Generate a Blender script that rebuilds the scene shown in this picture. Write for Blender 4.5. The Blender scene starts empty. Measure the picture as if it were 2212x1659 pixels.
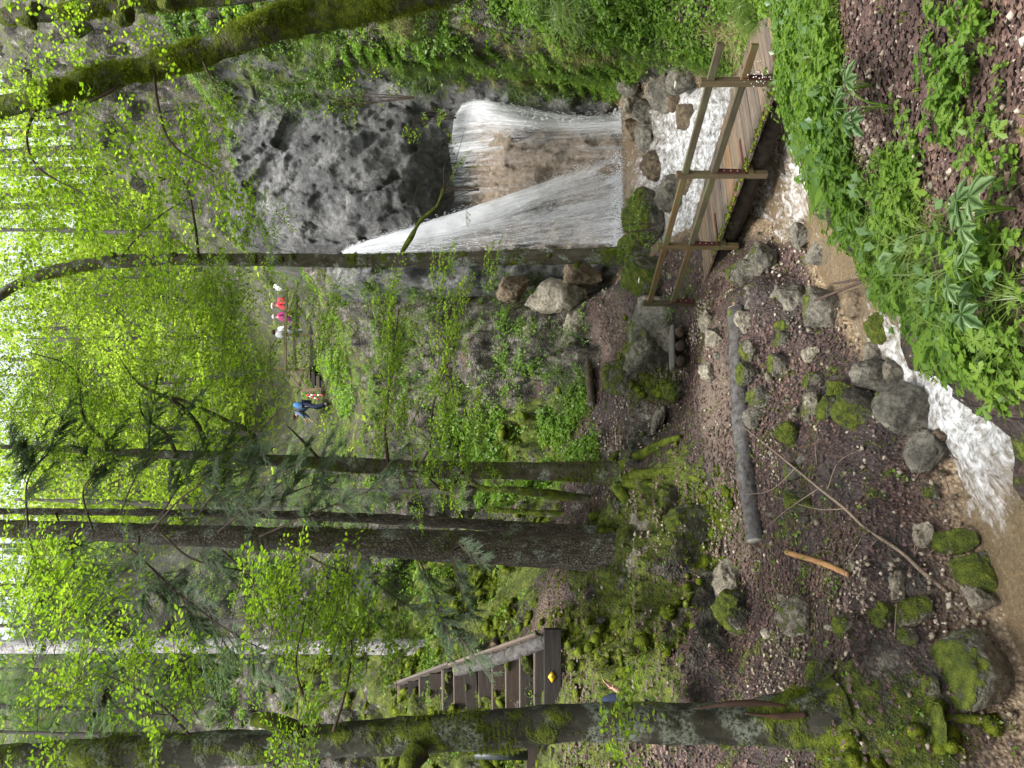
import bpy, bmesh, math, random
import numpy as np
from mathutils import Vector, Matrix

SC = bpy.context.scene
COL = SC.collection
rng = np.random.default_rng(7)
random.seed(7)

# ---------------------------------------------------------------- camera (the photograph lies on its side: world up points to the picture's left)
PITCH = math.radians(4.0)
FPX = 1670.0                      # focal length in pixels of a 1659 x 2212 upright picture
cp, sp = math.cos(PITCH), math.sin(PITCH)
cam_d = bpy.data.cameras.new("camera")
cam = bpy.data.objects.new("camera", cam_d)
COL.objects.link(cam)
up = Vector((0, -sp, cp)); right = Vector((1, 0, 0)); fwd = Vector((0, cp, sp))
m3 = Matrix((-up, right, -fwd)).transposed()
cam.matrix_world = m3.to_4x4()
cam_d.sensor_fit = 'HORIZONTAL'
cam_d.sensor_width = 36.0
cam_d.lens = 36.0 * FPX / 2212.0
cam_d.clip_start = 0.05
cam_d.clip_end = 600
SC.camera = cam

# ---------------------------------------------------------------- sky, sun, exposure
SUN_AZ, SUN_EL = math.radians(205), math.radians(70)   # azimuth from +Y towards +X
w = bpy.data.worlds.new("World"); SC.world = w; w.use_nodes = True
nt = w.node_tree; nt.nodes.clear()
o_ = nt.nodes.new('ShaderNodeOutputWorld'); bg = nt.nodes.new('ShaderNodeBackground')
sky = nt.nodes.new('ShaderNodeTexSky'); sky.sky_type = 'NISHITA'; sky.sun_disc = False
sky.sun_elevation = SUN_EL; sky.sun_rotation = SUN_AZ
sky.air_density = 1.0; sky.dust_density = 3.0; sky.ozone_density = 1.0
hs = nt.nodes.new('ShaderNodeHueSaturation'); hs.inputs['Saturation'].default_value = 0.3   # overcast: the cloud greys the sky
nt.links.new(sky.outputs[0], hs.inputs['Color']); nt.links.new(hs.outputs[0], bg.inputs[0])
bg.inputs[1].default_value = 0.092
nt.links.new(bg.outputs[0], o_.inputs[0])
sd = bpy.data.lights.new("sun", 'SUN'); sd.energy = 1.5; sd.angle = math.radians(14); sd.color = (1.0, 0.96, 0.9)
so = bpy.data.objects.new("sun", sd); COL.objects.link(so)
sdir = Vector((math.sin(SUN_AZ)*math.cos(SUN_EL), math.cos(SUN_AZ)*math.cos(SUN_EL), math.sin(SUN_EL)))
so.rotation_euler = sdir.to_track_quat('Z', 'Y').to_euler()
so.location = (0, 0, 40)
SC.view_settings.view_transform = 'Standard'; SC.view_settings.look = 'None'
SC.view_settings.gamma = 1.0; SC.view_settings.exposure = 2.35
SC.render.engine = 'CYCLES'
cy = SC.cycles
cy.use_denoising = True
cy.max_bounces = 7; cy.diffuse_bounces = 3; cy.glossy_bounces = 2; cy.transmission_bounces = 5
cy.transparent_max_bounces = 14; cy.volume_bounces = 0
cy.caustics_reflective = False; cy.caustics_refractive = False
cy.sample_clamp_indirect = 4.0

# ---------------------------------------------------------------- helpers: picture pixel + distance -> world point
def P(u, v, Y):
    a = (u - 829.5) / FPX; b = (1106 - v) / FPX
    k = Y / (cp - b * sp)
    return np.array((a * k, Y, (sp + b * cp) * k))
def px(n, Y):
    return n * Y / FPX

# ---------------------------------------------------------------- helpers: noise
def _hash(ix, iy, iz, seed):
    n = (ix * 374761393 + iy * 668265263 + iz * 2147483647 + seed * 1274126177) & 0xFFFFFFFF
    n = ((n ^ (n >> 13)) * 1274126177) & 0xFFFFFFFF
    return ((n ^ (n >> 16)) & 0xFFFF) / 65535.0
def vnoise(p, seed=0):
    p = np.asarray(p, float)
    i = np.floor(p).astype(np.int64); f = p - i
    f = f * f * (3 - 2 * f)
    r = 0
    for dx in (0, 1):
        wx = f[..., 0] if dx else 1 - f[..., 0]
        for dy in (0, 1):
            wy = f[..., 1] if dy else 1 - f[..., 1]
            for dz in (0, 1):
                wz = f[..., 2] if dz else 1 - f[..., 2]
                r = r + wx * wy * wz * _hash(i[..., 0] + dx, i[..., 1] + dy, i[..., 2] + dz, seed)
    return r * 2 - 1
def fbm(p, octv=4, seed=0, ridged=False):
    p = np.asarray(p, float); a, s, t = 0.5, 0, 0
    for k in range(octv):
        n = vnoise(p * (2.03 ** k) + k * 17.3, seed + k)
        if ridged: n = 1 - 2 * np.abs(n)
        s = s + a * n; t += a; a *= 0.5
    return s / t
def blocks(p, size, seed=0, tilt=0.6):
    """fractured rock: every point takes the offset and tilt of its nearest scattered cell"""
    q = np.asarray(p, float) / size; i = np.floor(q).astype(np.int64); best = np.full(q.shape[:-1], 1e9); out = np.zeros(q.shape[:-1])
    for dx in (-1, 0, 1):
        for dy in (-1, 0, 1):
            for dz in (-1, 0, 1):
                c = i + np.array((dx, dy, dz)); hx, hy, hz, ho, ha, hb = [_hash(c[..., 0], c[..., 1], c[..., 2], seed + k) for k in range(6)]
                s = c + np.stack([hx, hy, hz], -1); d = q - s; dd = (d * d).sum(-1); b = dd < best
                val = (ho * 2 - 1) + tilt * ((ha * 2 - 1) * d[..., 0] + (hb * 2 - 1) * d[..., 2])
                best = np.where(b, dd, best); out = np.where(b, val, out)
    return out
def sstep(a, b, x):
    t = np.clip((x - a) / (b - a), 0, 1); return t * t * (3 - 2 * t)

# ---------------------------------------------------------------- helpers: meshes and objects
def mesh_np(name, V, F, attrs=None, smooth=False):
    """V (n,3) array, F (m,k) array or list of arrays"""
    me = bpy.data.meshes.new(name)
    V = np.ascontiguousarray(V, np.float32)
    Fs = F if isinstance(F, (list, tuple)) else [F]
    Fs = [np.ascontiguousarray(f, np.int32) for f in Fs if len(f)]
    me.vertices.add(len(V)); me.vertices.foreach_set('co', V.ravel())
    loops = np.concatenate([f.ravel() for f in Fs])
    sizes = np.concatenate([np.full(len(f), f.shape[1], np.int32) for f in Fs])
    me.loops.add(len(loops)); me.loops.foreach_set('vertex_index', loops)
    me.polygons.add(len(sizes))
    st = np.zeros(len(sizes), np.int32); st[1:] = np.cumsum(sizes)[:-1]
    me.polygons.foreach_set('loop_start', st)
    if smooth: me.polygons.foreach_set('use_smooth', np.ones(len(sizes), bool))
    me.update(calc_edges=True)
    for k, a in (attrs or {}).items():
        at = me.attributes.new(k, 'FLOAT', 'POINT'); at.data.foreach_set('value', np.ascontiguousarray(a, np.float32))
    return me
def obj(name, me, mat=None, parent=None, loc=None, rot=None, scale=None):
    o = bpy.data.objects.new(name, me); COL.objects.link(o)
    if mat is not None and me is not None:
        if not me.materials: me.materials.append(mat)
    if loc is not None: o.location = [float(c) for c in loc]
    if rot is not None: o.rotation_euler = rot
    if scale is not None: o.scale = scale
    if parent is not None: o.parent = parent
    return o
def tag(o, label=None, cat=None, group=None, kind=None):
    if label: o['label'] = label
    if cat: o['category'] = cat
    if group: o['group'] = group
    if kind: o['kind'] = kind
    return o
def empty(name, loc, label, cat, group=None, rotz=0.0):
    o = obj(name, None, loc=loc, rot=(0, 0, rotz)); o.empty_display_size = 0.2
    return tag(o, label, cat, group)
def child(name, me, mat, parent, world=True):
    """a part whose mesh was made in world coordinates"""
    o = obj(name, me, mat, parent)
    if world: o.location = [-c for c in parent.location] if parent.rotation_euler.z == 0 else o.location
    return o
def nest(o, part):
    """make o (laid out in the thing's frame) a sub-part of part, where it stands"""
    o.parent = part; o.matrix_parent_inverse = part.matrix_basis.inverted()
    return o
class MB:
    """collects vertices and faces (quads/tris)"""
    def __init__(s): s.V = []; s.F4 = []; s.F3 = []; s.n = 0
    def add(s, V, F4=None, F3=None):
        V = np.asarray(V, float).reshape(-1, 3)
        if F4 is not None and len(F4): s.F4.append(np.asarray(F4) + s.n)
        if F3 is not None and len(F3): s.F3.append(np.asarray(F3) + s.n)
        s.V.append(V); s.n += len(V); return s
    def box(s, c, d, R=None, bev=0.0):
        hx, hy, hz = [0.5 * q for q in d]
        v = np.array([[x, y, z] for x in (-hx, hx) for y in (-hy, hy) for z in (-hz, hz)])
        if R is not None: v = v @ np.asarray(R).T
        f = [[0,1,3,2],[4,6,7,5],[0,4,5,1],[2,3,7,6],[0,2,6,4],[1,5,7,3]]
        return s.add(v + np.asarray(c, float), f)
    def tube(s, pts, rad, seg=8, **k):
        V, F = tube(pts, rad, seg, **k); return s.add(V, F)
    def mesh(s, name, smooth=False, attrs=None):
        fs = []
        if s.F4: fs.append(np.concatenate(s.F4))
        if s.F3: fs.append(np.concatenate(s.F3))
        return mesh_np(name, np.concatenate(s.V), fs, attrs, smooth)
def frame_to(d, upv=(0, 0, 1)):
    """rotation matrix whose x axis is d"""
    d = np.asarray(d, float); d = d / np.linalg.norm(d)
    upv = np.asarray(upv, float)
    if abs(d @ upv) > 0.98: upv = np.array((0, 1.0, 0))
    y = np.cross(upv, d); y /= np.linalg.norm(y); z = np.cross(d, y)
    return np.stack([d, y, z], 1)
def resample(pts, n):
    pts = np.asarray(pts, float)
    if len(pts) == 2: t = np.linspace(0, 1, n)[:, None]; return pts[0] * (1 - t) + pts[1] * t
    q = np.vstack([2 * pts[0] - pts[1], pts, 2 * pts[-1] - pts[-2]])
    out = []
    for t in np.linspace(0, len(pts) - 1, n):
        i = min(int(t), len(pts) - 2); f = t - i
        p0, p1, p2, p3 = q[i], q[i + 1], q[i + 2], q[i + 3]
        out.append(0.5 * ((2 * p1) + (-p0 + p2) * f + (2 * p0 - 5 * p1 + 4 * p2 - p3) * f * f + (-p0 + 3 * p1 - 3 * p2 + p3) * f ** 3))
    return np.array(out)
def tube(pts, rad, seg=8, cap=True, amp=0.0, freq=3.0, seed=0, n=None, squash=1.0, flute=0.0, nfl=5):
    pts = np.asarray(pts, float); rad = np.asarray(rad, float)
    if n:
        m = len(pts); pr = np.interp(np.linspace(0, m - 1, n), np.arange(m), rad); pts = resample(pts, n); rad = pr
    m = len(pts)
    T = np.gradient(pts, axis=0); T /= np.linalg.norm(T, axis=1)[:, None] + 1e-9
    ref = np.array((1.0, 0, 0)) if abs(T[0] @ np.array((1.0, 0, 0))) < 0.9 else np.array((0, 1.0, 0))
    a = np.cross(T[0], ref); a /= np.linalg.norm(a)
    A = []
    for i in range(m):
        a = a - T[i] * (a @ T[i]); a /= np.linalg.norm(a) + 1e-9; A.append(a)
    A = np.array(A); B = np.cross(T, A)
    th = np.linspace(0, 2 * np.pi, seg, endpoint=False)
    dirs = A[:, None, :] * np.cos(th)[None, :, None] + B[:, None, :] * np.sin(th)[None, :, None] * squash
    R = np.repeat(rad[:, None], seg, 1)
    if flute: R = R * (1 + flute * np.cos(nfl * th + seed)[None, :])
    V = pts[:, None, :] + dirs * R[..., None]
    if amp:
        nz = fbm(V * freq, 4, seed)
        V = V + dirs * (nz * amp)[..., None]
    i = np.arange(m - 1)[:, None] * seg; j = np.arange(seg)[None, :]; j2 = (j + 1) % seg
    F = np.stack([i + j, i + j2, i + seg + j2, i + seg + j], -1).reshape(-1, 4)
    V = V.reshape(-1, 3)
    if cap and seg % 2 == 0:
        for base in (0, (m - 1) * seg):
            for k in range(1, seg // 2):
                F = np.vstack([F, [base + k - 1 if k > 1 else base, base + k, base + seg - k - 1, base + seg - k if k > 1 else base]]) if False else F
        V = np.vstack([V, pts[0], pts[-1]])
        c0, c1 = len(V) - 2, len(V) - 1
        jj = np.arange(0, seg, 2)
        F = np.vstack([F, np.stack([np.full(seg // 2, c0), (jj + 2) % seg, jj + 1, jj], 1),
                       np.stack([np.full(seg // 2, c1), (m - 1) * seg + jj, (m - 1) * seg + jj + 1, (m - 1) * seg + (jj + 2) % seg], 1)])
    return V, F

# ---------------------------------------------------------------- helpers: materials
class NT:
    def __init__(s, name):
        s.m = bpy.data.materials.new(name); s.m.use_nodes = True; s.t = s.m.node_tree; s.t.nodes.clear()
        s.out = s.n('ShaderNodeOutputMaterial')
    def n(s, typ, **k):
        nd = s.t.nodes.new(typ)
        for a, b in k.items(): setattr(nd, a, b)
        return nd
    def l(s, a, b): s.t.links.new(a, b)
    def setin(s, nd, key, val):
        if hasattr(val, 'links') or isinstance(val, bpy.types.NodeSocket): s.l(val, nd.inputs[key])
        else: nd.inputs[key].default_value = val
    def coord(s, kind='Object'): return s.n('ShaderNodeTexCoord').outputs[kind]
    def pos(s): return s.n('ShaderNodeNewGeometry').outputs['Position']
    def normal(s): return s.n('ShaderNodeNewGeometry').outputs['Normal']
    def map(s, vec, scale=(1, 1, 1), loc=(0, 0, 0)):
        m = s.n('ShaderNodeMapping'); s.l(vec, m.inputs['Vector']); m.inputs['Scale'].default_value = scale; m.inputs['Location'].default_value = loc
        return m.outputs[0]
    def noise(s, vec, scale=5, detail=6, rough=0.55, dist=0.0):
        n = s.n('ShaderNodeTexNoise'); s.l(vec, n.inputs['Vector']); n.inputs['Scale'].default_value = scale
        n.inputs['Detail'].default_value = detail; n.inputs['Roughness'].default_value = rough; n.inputs['Distortion'].default_value = dist
        return n.outputs['Fac']
    def voro(s, vec, scale=5, feature='F1', out='Distance', rnd=1.0):
        n = s.n('ShaderNodeTexVoronoi', feature=feature); s.l(vec, n.inputs['Vector']); n.inputs['Scale'].default_value = scale
        n.inputs['Randomness'].default_value = rnd
        return n.outputs[out]
    def ramp(s, fac, stops, interp='LINEAR'):
        r = s.n('ShaderNodeValToRGB'); r.color_ramp.interpolation = interp
        el = r.color_ramp.elements
        while len(el) < len(stops): el.new(0.5)
        for e, (p, c) in zip(el, stops):
            e.position = p; e.color = (c, c, c, 1) if isinstance(c, (int, float)) else (*c, 1)
        s.l(fac, r.inputs[0]); return r.outputs[0]
    def mr(s, x, a, b, c=0.0, d=1.0):
        m = s.n('ShaderNodeMapRange'); s.setin(m, 0, x); m.inputs[1].default_value = a; m.inputs[2].default_value = b
        m.inputs[3].default_value = c; m.inputs[4].default_value = d; return m.outputs[0]
    def math(s, op, a, b=0.0, c=0.0):
        m = s.n('ShaderNodeMath', operation=op); s.setin(m, 0, a); s.setin(m, 1, b)
        if op in ('MULTIPLY_ADD',): s.setin(m, 2, c)
        return m.outputs[0]
    def mix(s, fac, a, b, mode='MIX'):
        m = s.n('ShaderNodeMix', data_type='RGBA', blend_type=mode)
        s.setin(m, 0, fac)
        for k, v in ((6, a), (7, b)):
            if isinstance(v, (tuple, list)): m.inputs[k].default_value = (*v[:3], 1)
            else: s.l(v, m.inputs[k])
        return m.outputs[2]
    def attr(s, name, typ='GEOMETRY'):
        a = s.n('ShaderNodeAttribute', attribute_type=typ, attribute_name=name); return a.outputs['Fac']
    def sepz(s, vec, i=2):
        x = s.n('ShaderNodeSeparateXYZ'); s.l(vec, x.inputs[0]); return x.outputs[i]
    def bump(s, h, strength=0.5, dist=0.02, nrm=None):
        b = s.n('ShaderNodeBump'); s.l(h, b.inputs['Height']); b.inputs['Strength'].default_value = strength; b.inputs['Distance'].default_value = dist
        if nrm is not None: s.l(nrm, b.inputs['Normal'])
        return b.outputs[0]
    def bsdf(s, col, rough=0.8, nrm=None, spec=0.3):
        p = s.n('ShaderNodeBsdfPrincipled')
        if isinstance(col, (tuple, list)): p.inputs['Base Color'].default_value = (*col[:3], 1)
        else: s.l(col, p.inputs['Base Color'])
        s.setin(p, 'Roughness', rough); p.inputs['Specular IOR Level'].default_value = spec
        if nrm is not None: s.l(nrm, p.inputs['Normal'])
        return p.outputs[0]
    def done(s, sh):
        s.l(sh, s.out.inputs['Surface']); return s.m

def moss_color(N, vec):
    n1 = N.noise(vec, 9, 5); n2 = N.noise(vec, 60, 3)
    c = N.ramp(n1, [(0.3, (0.040, 0.058, 0.007)), (0.5, (0.105, 0.140, 0.013)), (0.72, (0.21, 0.24, 0.025))])
    return N.mix(0.6, c, N.ramp(n2, [(0.3, (0.25, 0.25, 0.25)), (0.7, (1, 1, 1))]), 'MULTIPLY'), n2

def rock_material(name, dark, mid, light, moss_prop=True, scale=1.0):
    N = NT(name); v = N.pos()
    n1 = N.noise(v, 2.2 * scale, 8, 0.62); n2 = N.noise(v, 14 * scale, 6, 0.65); cr = N.voro(v, 5 * scale, 'DISTANCE_TO_EDGE')
    col = N.ramp(n1, [(0.28, dark), (0.5, mid), (0.72, light)])
    col = N.mix(0.75, col, N.ramp(n2, [(0.32, (0.25, 0.25, 0.25)), (0.52, (0.95, 0.95, 0.95)), (0.72, (1.7, 1.66, 1.55))]), 'MULTIPLY')
    ck = N.noise(v, 45 * scale, 4, 0.7)
    col = N.mix(0.6, col, N.ramp(ck, [(0.35, 0.45), (0.65, 1.25)]), 'MULTIPLY')
    h = N.math('ADD', N.math('ADD', N.math('MULTIPLY', n2, 1.0), N.math('MULTIPLY', n1, 1.0)), N.math('MULTIPLY', ck, 0.35))
    mcol, mn = moss_color(N, v)
    nz = N.sepz(N.normal())
    mo = N.attr('moss', 'OBJECT') if moss_prop else N.attr('moss')
    f = N.math('ADD', N.math('MULTIPLY', nz, 0.5), N.math('MULTIPLY', N.noise(v, 4.5, 6, 0.65), 1.6))
    f = N.math('ADD', f, N.math('MULTIPLY', mo, 1.5))
    mask = N.mr(f, 1.75, 1.95)
    col = N.mix(mask, col, mcol)
    h2 = N.math('ADD', N.math('MULTIPLY', h, 0.6), N.math('MULTIPLY', mask, N.math('ADD', 0.5, N.math('MULTIPLY', mn, 0.6))))
    return N.done(N.bsdf(col, N.mr(mask, 0, 1, 0.62, 0.95), N.bump(h2, 1.0, 0.09), 0.35))

def leaf_material(name, c0, c1, c2, transl=0.5, gloss=0.25, rough=0.45):
    N = NT(name)
    r = N.attr('rnd')
    col = N.ramp(r, [(0.0, c0), (0.5, c1), (1.0, c2)])
    p = N.bsdf(col, rough, None, gloss)
    tcol = N.mix(0.5, col, (1.0, 1.15, 0.25), 'MULTIPLY')
    tcol = N.mix(1.0, tcol, (1.9, 1.9, 1.9), 'MULTIPLY')
    t = N.n('ShaderNodeBsdfTranslucent'); N.l(tcol, t.inputs[0])
    mx = N.n('ShaderNodeMixShader'); mx.inputs[0].default_value = transl
    N.l(p, mx.inputs[1]); N.l(t.outputs[0], mx.inputs[2])
    return N.done(mx.outputs[0])

def bark_material(name, dark, light, lichen=0.0, lich_col=(0.30, 0.34, 0.29), moss=0.0, stretch=5.0, fine=18.0, plates=False, olive=0.5):
    N = NT(name); v = N.pos()
    st = N.map(v, (1, 1, 1.0 / stretch))
    n1 = N.noise(st, fine, 7, 0.65, 0.4); n2 = N.noise(v, 1.6, 5, 0.6)
    col = N.ramp(n1, [(0.3, dark), (0.7, light)])
    h = n1
    if plates:
        dv = N.n('ShaderNodeVectorMath', operation='ADD'); N.l(v, dv.inputs[0]); nd = N.n('ShaderNodeTexNoise'); N.l(v, nd.inputs['Vector']); nd.inputs['Scale'].default_value = 9; nd.inputs['Detail'].default_value = 5
        sv = N.n('ShaderNodeVectorMath', operation='SCALE'); N.l(nd.outputs['Color'], sv.inputs[0]); sv.inputs['Scale'].default_value = 0.12; N.l(sv.outputs[0], dv.inputs[1])
        vo = N.voro(N.map(dv.outputs[0], (1, 1, 0.55)), 24, 'DISTANCE_TO_EDGE')
        col = N.mix(0.55, col, N.ramp(vo, [(0.0, 0.30), (0.25, 1.0)]), 'MULTIPLY')
        h = N.math('ADD', N.math('MULTIPLY', N.mr(vo, 0, 0.15), 1.5), n1)
    col = N.mix(0.5, col, N.ramp(n2, [(0.3, 0.55), (0.7, 1.15)]), 'MULTIPLY')
    if lichen:
        lm = N.math('MULTIPLY', N.mr(N.noise(v, 2.6, 4, 0.6), 0.62 - lichen * 0.25, 0.70 - lichen * 0.25), N.mr(N.noise(v, 26, 5, 0.7), 0.42, 0.56))
        col = N.mix(lm, col, lich_col)
    mcol, mn = moss_color(N, v)
    if moss:
        f = N.math('ADD', N.noise(v, 2.3, 6, 0.65), N.math('MULTIPLY', N.sepz(N.normal()), 0.18))
        am = N.math('ADD', f, N.math('MULTIPLY', N.attr('moss'), 0.6))
        mask = N.mr(am, 0.80 - moss * 0.45, 0.90 - moss * 0.45)
        col = N.mix(mask, col, mcol)
        h = N.math('ADD', h, N.math('MULTIPLY', mask, N.math('ADD', 0.6, mn)))
    return N.done(N.bsdf(col, 0.9, N.bump(h, 0.9, 0.03), 0.2))

def wood_material(name, c0, c1, axis=(1, 12, 12), green=0.0, rough=0.75, scale=3.0):
    N = NT(name); v = N.coord('Object')
    oi = N.n('ShaderNodeObjectInfo'); 
    add = N.n('ShaderNodeVectorMath', operation='ADD'); N.l(v, add.inputs[0]); 
    sc_ = N.n('ShaderNodeVectorMath', operation='SCALE'); sc_.inputs[0].default_value = (37, 11, 23); N.l(oi.outputs['Random'], sc_.inputs['Scale'])
    N.l(sc_.outputs[0], add.inputs[1])
    n = N.noise(N.map(add.outputs[0], axis), scale, 6, 0.6, 0.6); n2 = N.noise(add.outputs[0], 2.5, 4, 0.6)
    col = N.ramp(n, [(0.3, c0), (0.7, c1)])
    col = N.mix(1.0, col, N.ramp(oi.outputs['Random'], [(0.0, (0.58, 0.62, 0.68)), (0.45, (0.90, 0.92, 0.94)), (0.8, (1.05, 0.98, 0.86)), (1.0, (1.25, 0.98, 0.70))]), 'MULTIPLY')
    col = N.mix(0.4, col, N.ramp(n2, [(0.3, 0.6), (0.7, 1.1)]), 'MULTIPLY')
    if green:
        col = N.mix(N.mr(n2, 0.62 - green * 0.4, 0.8 - green * 0.4, 0, 0.75), col, (0.07, 0.085, 0.03))
    return N.done(N.bsdf(col, rough, N.bump(n, 0.4, 0.01), 0.35))

def plain_material(name, col, rough=0.7, var=0.25, scale=12, metal=0.0, spec=0.3, bump=0.15):
    N = NT(name); v = N.coord('Object'); n = N.noise(v, scale, 5, 0.6)
    c = N.mix(1.0, col, N.ramp(n, [(0.25, 1 - var), (0.75, 1 + var * 0.6)]), 'MULTIPLY')
    sh = N.bsdf(c, rough, N.bump(n, bump, 0.01), spec)
    sh.node.inputs['Metallic'].default_value = metal
    return N.done(sh)
# ================================================================ terrain
ctrl_img = [  # (u, v, distance): points of the ground read from the photograph
 (1500,2100,3.2),(1500,2205,2.85),(1150,2205,2.9),(1550,1850,4.5),(1600,1780,6.0),(1300,1950,4.3),(1500,2000,3.6),(1650,1760,7.0),
 (900,2120,3.7),(1060,1965,4.75),(1240,1815,6.3),(1400,1735,8.2),(1560,1705,9.9),(1660,1715,9.6),
 (1600,1600,12.2),(1600,1400,13.8),(1600,1200,15.2),(1500,1350,16.2),(1560,1000,16.8),(1600,700,18.0),(1500,500,20.5),(1640,500,18.8),(1620,850,16.8),(1530,1150,16.8),
 (1000,1545,13.5),(950,1520,14),(989,1590,12.3),(494,1640,11.1),(740,1600,11.9),
 (700,1450,15.2),(750,1380,16.3),(800,1300,17.4),(1000,1300,17.6),(880,1420,16.2),(1000,1420,16.0),(1100,1345,16.6),(1150,1420,15.6),
 (560,1545,12.4),(520,1450,13),(470,1320,13.3),(640,1350,14.2),(600,1250,16),(560,1150,18),
 (350,1560,11.7),(300,1600,11),(300,1450,12),(300,1300,12.6),(230,1215,12.9),(380,1150,14.5),(350,1000,16.5),(350,800,19),(350,550,22),(350,200,26),
 (50,1120,13.4),(50,850,15.4),(50,500,20),(50,100,25),(30,1500,10.4),(30,1700,8.9),(100,1790,8.3),(150,1400,11.3),(200,950,15.2),(200,800,17),
 (300,1750,9.5),(300,1950,8.0),(300,2150,7.0),(100,1950,7.4),(100,2150,6.5),(700,1750,10.2),(700,1880,9.5),(900,1700,11.4),(900,1830,10.4),
 (1050,1700,12),(500,1950,8.4),(500,2090,7.8),(500,1780,9.6),
 (900,1280,18.5),(900,1150,19.2),(900,1000,20),(900,850,21.2),(900,750,23),(900,690,26),(900,664,30),
 (700,1200,18.5),(700,1000,20.5),(700,850,22),(700,740,25),(600,650,28),(1020,676,29),(1020,740,23.5),(1020,1000,20.5),(1020,1200,19.5),
 (1113,745,21.8),(1110,710,25),(780,760,26.5),(780,725,29),
 (1250,470,22.8),(1400,470,22.3),(1250,400,25),(1400,330,30),(1250,330,32),
]
ctrl = [P(*c) for c in ctrl_img] + [np.array(c, float) for c in [
 (-1.1,5.2,-4.15),(-.3,6.3,-4.05),(0.7,7.2,-3.6),(1.9,9.2,-3.2),(0,0,-1.6),(1.2,0.4,-1.6),(0,-2.5,-1.6),(3,1,-1.5),(-1.0,2.0,-2.6),(-2.5,2,-4.1),(3.6,3.4,-1.45),
 (5.2,5,-1.2),(6.5,8,-1.6),(9,11,0.2),(9.5,8,0),(10.5,15,4.5),(10,19,9.5),(7,-2,-1),(-5,-2,-4.4),(-7,2,-4.0),(-6,8,-1.7),(-6.5,5,-3.0),(-9,11,0.8),(-10,15,5.5),(-10,8,-0.6),(-12,20,11),
 (4.2,20.6,-1.6),(6.8,20.6,-1.6),(5,22.0,4),(6.7,21.9,4),(8.2,20.6,5.0),
]]
far = [P(*c) for c in [(600,400,40),(900,400,42),(1100,420,42),(600,100,55),(900,100,58),(1100,180,56),(300,50,32),(0,30,32)]] + \
      [np.array(c, float) for c in [(13,45,27.5),(15,60,33),(24,45,30),(24,30,21),(18,25,15),(-22,30,22),(-26,50,38),(-14,60,42),(4,62,36)]]
ctrl = np.array(ctrl + far)
def tps_fit(p, lam=0.02):
    n = len(p); xy = p[:, :2]
    d = np.linalg.norm(xy[:, None] - xy[None], axis=2)
    K = np.where(d > 0, d * d * np.log(d + 1e-12), 0) + lam * np.eye(n)
    Pm = np.hstack([np.ones((n, 1)), xy])
    A = np.block([[K, Pm], [Pm.T, np.zeros((3, 3))]])
    return np.linalg.solve(A, np.concatenate([p[:, 2], np.zeros(3)]))
TPSW = tps_fit(ctrl)
def tps(x, y):
    x = np.asarray(x, float); y = np.asarray(y, float); sh = x.shape
    x = x.ravel(); y = y.ravel(); out = np.empty(len(x))
    for s in range(0, len(x), 20000):
        xs, ys = x[s:s + 20000], y[s:s + 20000]
        d2 = (xs[:, None] - ctrl[None, :, 0]) ** 2 + (ys[:, None] - ctrl[None, :, 1]) ** 2
        out[s:s + 20000] = (0.5 * d2 * np.log(d2 + 1e-12)) @ TPSW[:-3] + TPSW[-3] + TPSW[-2] * xs + TPSW[-1] * ys
    return out.reshape(sh)
# the stream: centre line with water level, half width, foam
_s = [(P(1255,1342,19.3), 2.0, .25), (P(1285,1395,17.7), 1.7, .85), (P(1310,1470,16.0), 1.45, 1.4), (P(1335,1545,14.5), 1.15, 1.2),
      (np.array((3.55,12.4,-3.28)), 1.0, .6), (P(1270,1735,11.2), .75, 1.0), (P(1165,1800,10.8), .8, .0), (P(1065,1862,10.1), .72, .12),
      (P(955,1942,9.3), .64, 1.1), (P(835,2030,8.75), .64, 1.4), (P(705,2110,8.25), .70, 1.3), (P(585,2175,7.9), .78, .7), (P(500,2225,7.55), .95, .1),
      (np.array((-2.9,6.3,-4.42)), 1.1, .05), (np.array((-5.5,4.6,-4.5)), 1.2, .05)]
SN = 220
SP = resample([s[0] for s in _s], SN)
tt = np.linspace(0, len(_s) - 1, SN)
SP[:, 2] = np.interp(tt, np.arange(len(_s)), [s[0][2] for s in _s])
SW = np.interp(tt, np.arange(len(_s)), [s[1] for s in _s]); SF = np.interp(tt, np.arange(len(_s)), [s[2] for s in _s])
def stream_dist(x, y):
    x = np.asarray(x, float); y = np.asarray(y, float)
    best = np.full(x.shape, 1e9); zi = np.zeros(x.shape); wi = np.ones(x.shape)
    for k in range(SN):
        d = np.hypot(x - SP[k, 0], y - SP[k, 1]); b = d < best
        best = np.where(b, d, best); zi = np.where(b, SP[k, 2], zi); wi = np.where(b, SW[k], wi)
    return best, zi, wi
def H(x, y, fine=True):
    x = np.asarray(x, float); y = np.asarray(y, float)
    z = tps(x, y)
    p = np.stack([x, y, np.zeros_like(x)], -1)
    z = z + 0.10 * fbm(p * 0.9, 4, 3) + (0.05 * fbm(p * 4.0, 4, 11) if fine else 0)
    d, zw, ww = stream_dist(x, y)
    k = sstep(1.0, 1.75, d / ww)
    bed = zw - 0.16 + 0.10 * np.clip(d / ww, 0, 1) ** 2 + 0.05 * fbm(p * 5, 3, 21)
    bed = np.where(d / ww > 1, np.maximum(bed, np.minimum(z, bed + 0.1)), bed)
    return bed * (1 - k) + z * k
def ground_hit(u, v, y0=2.0, y1=34.0):
    ys = np.arange(y0, y1, 0.04)
    a = (u - 829.5) / FPX; b = (1106 - v) / FPX; k = ys / (cp - b * sp)
    X = a * k; Z = (sp + b * cp) * k
    h = H(X, ys, False)
    i = np.argmax(Z < h)
    if not (Z < h).any(): i = len(ys) - 1
    return np.array((X[i], ys[i], h[i]))

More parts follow.
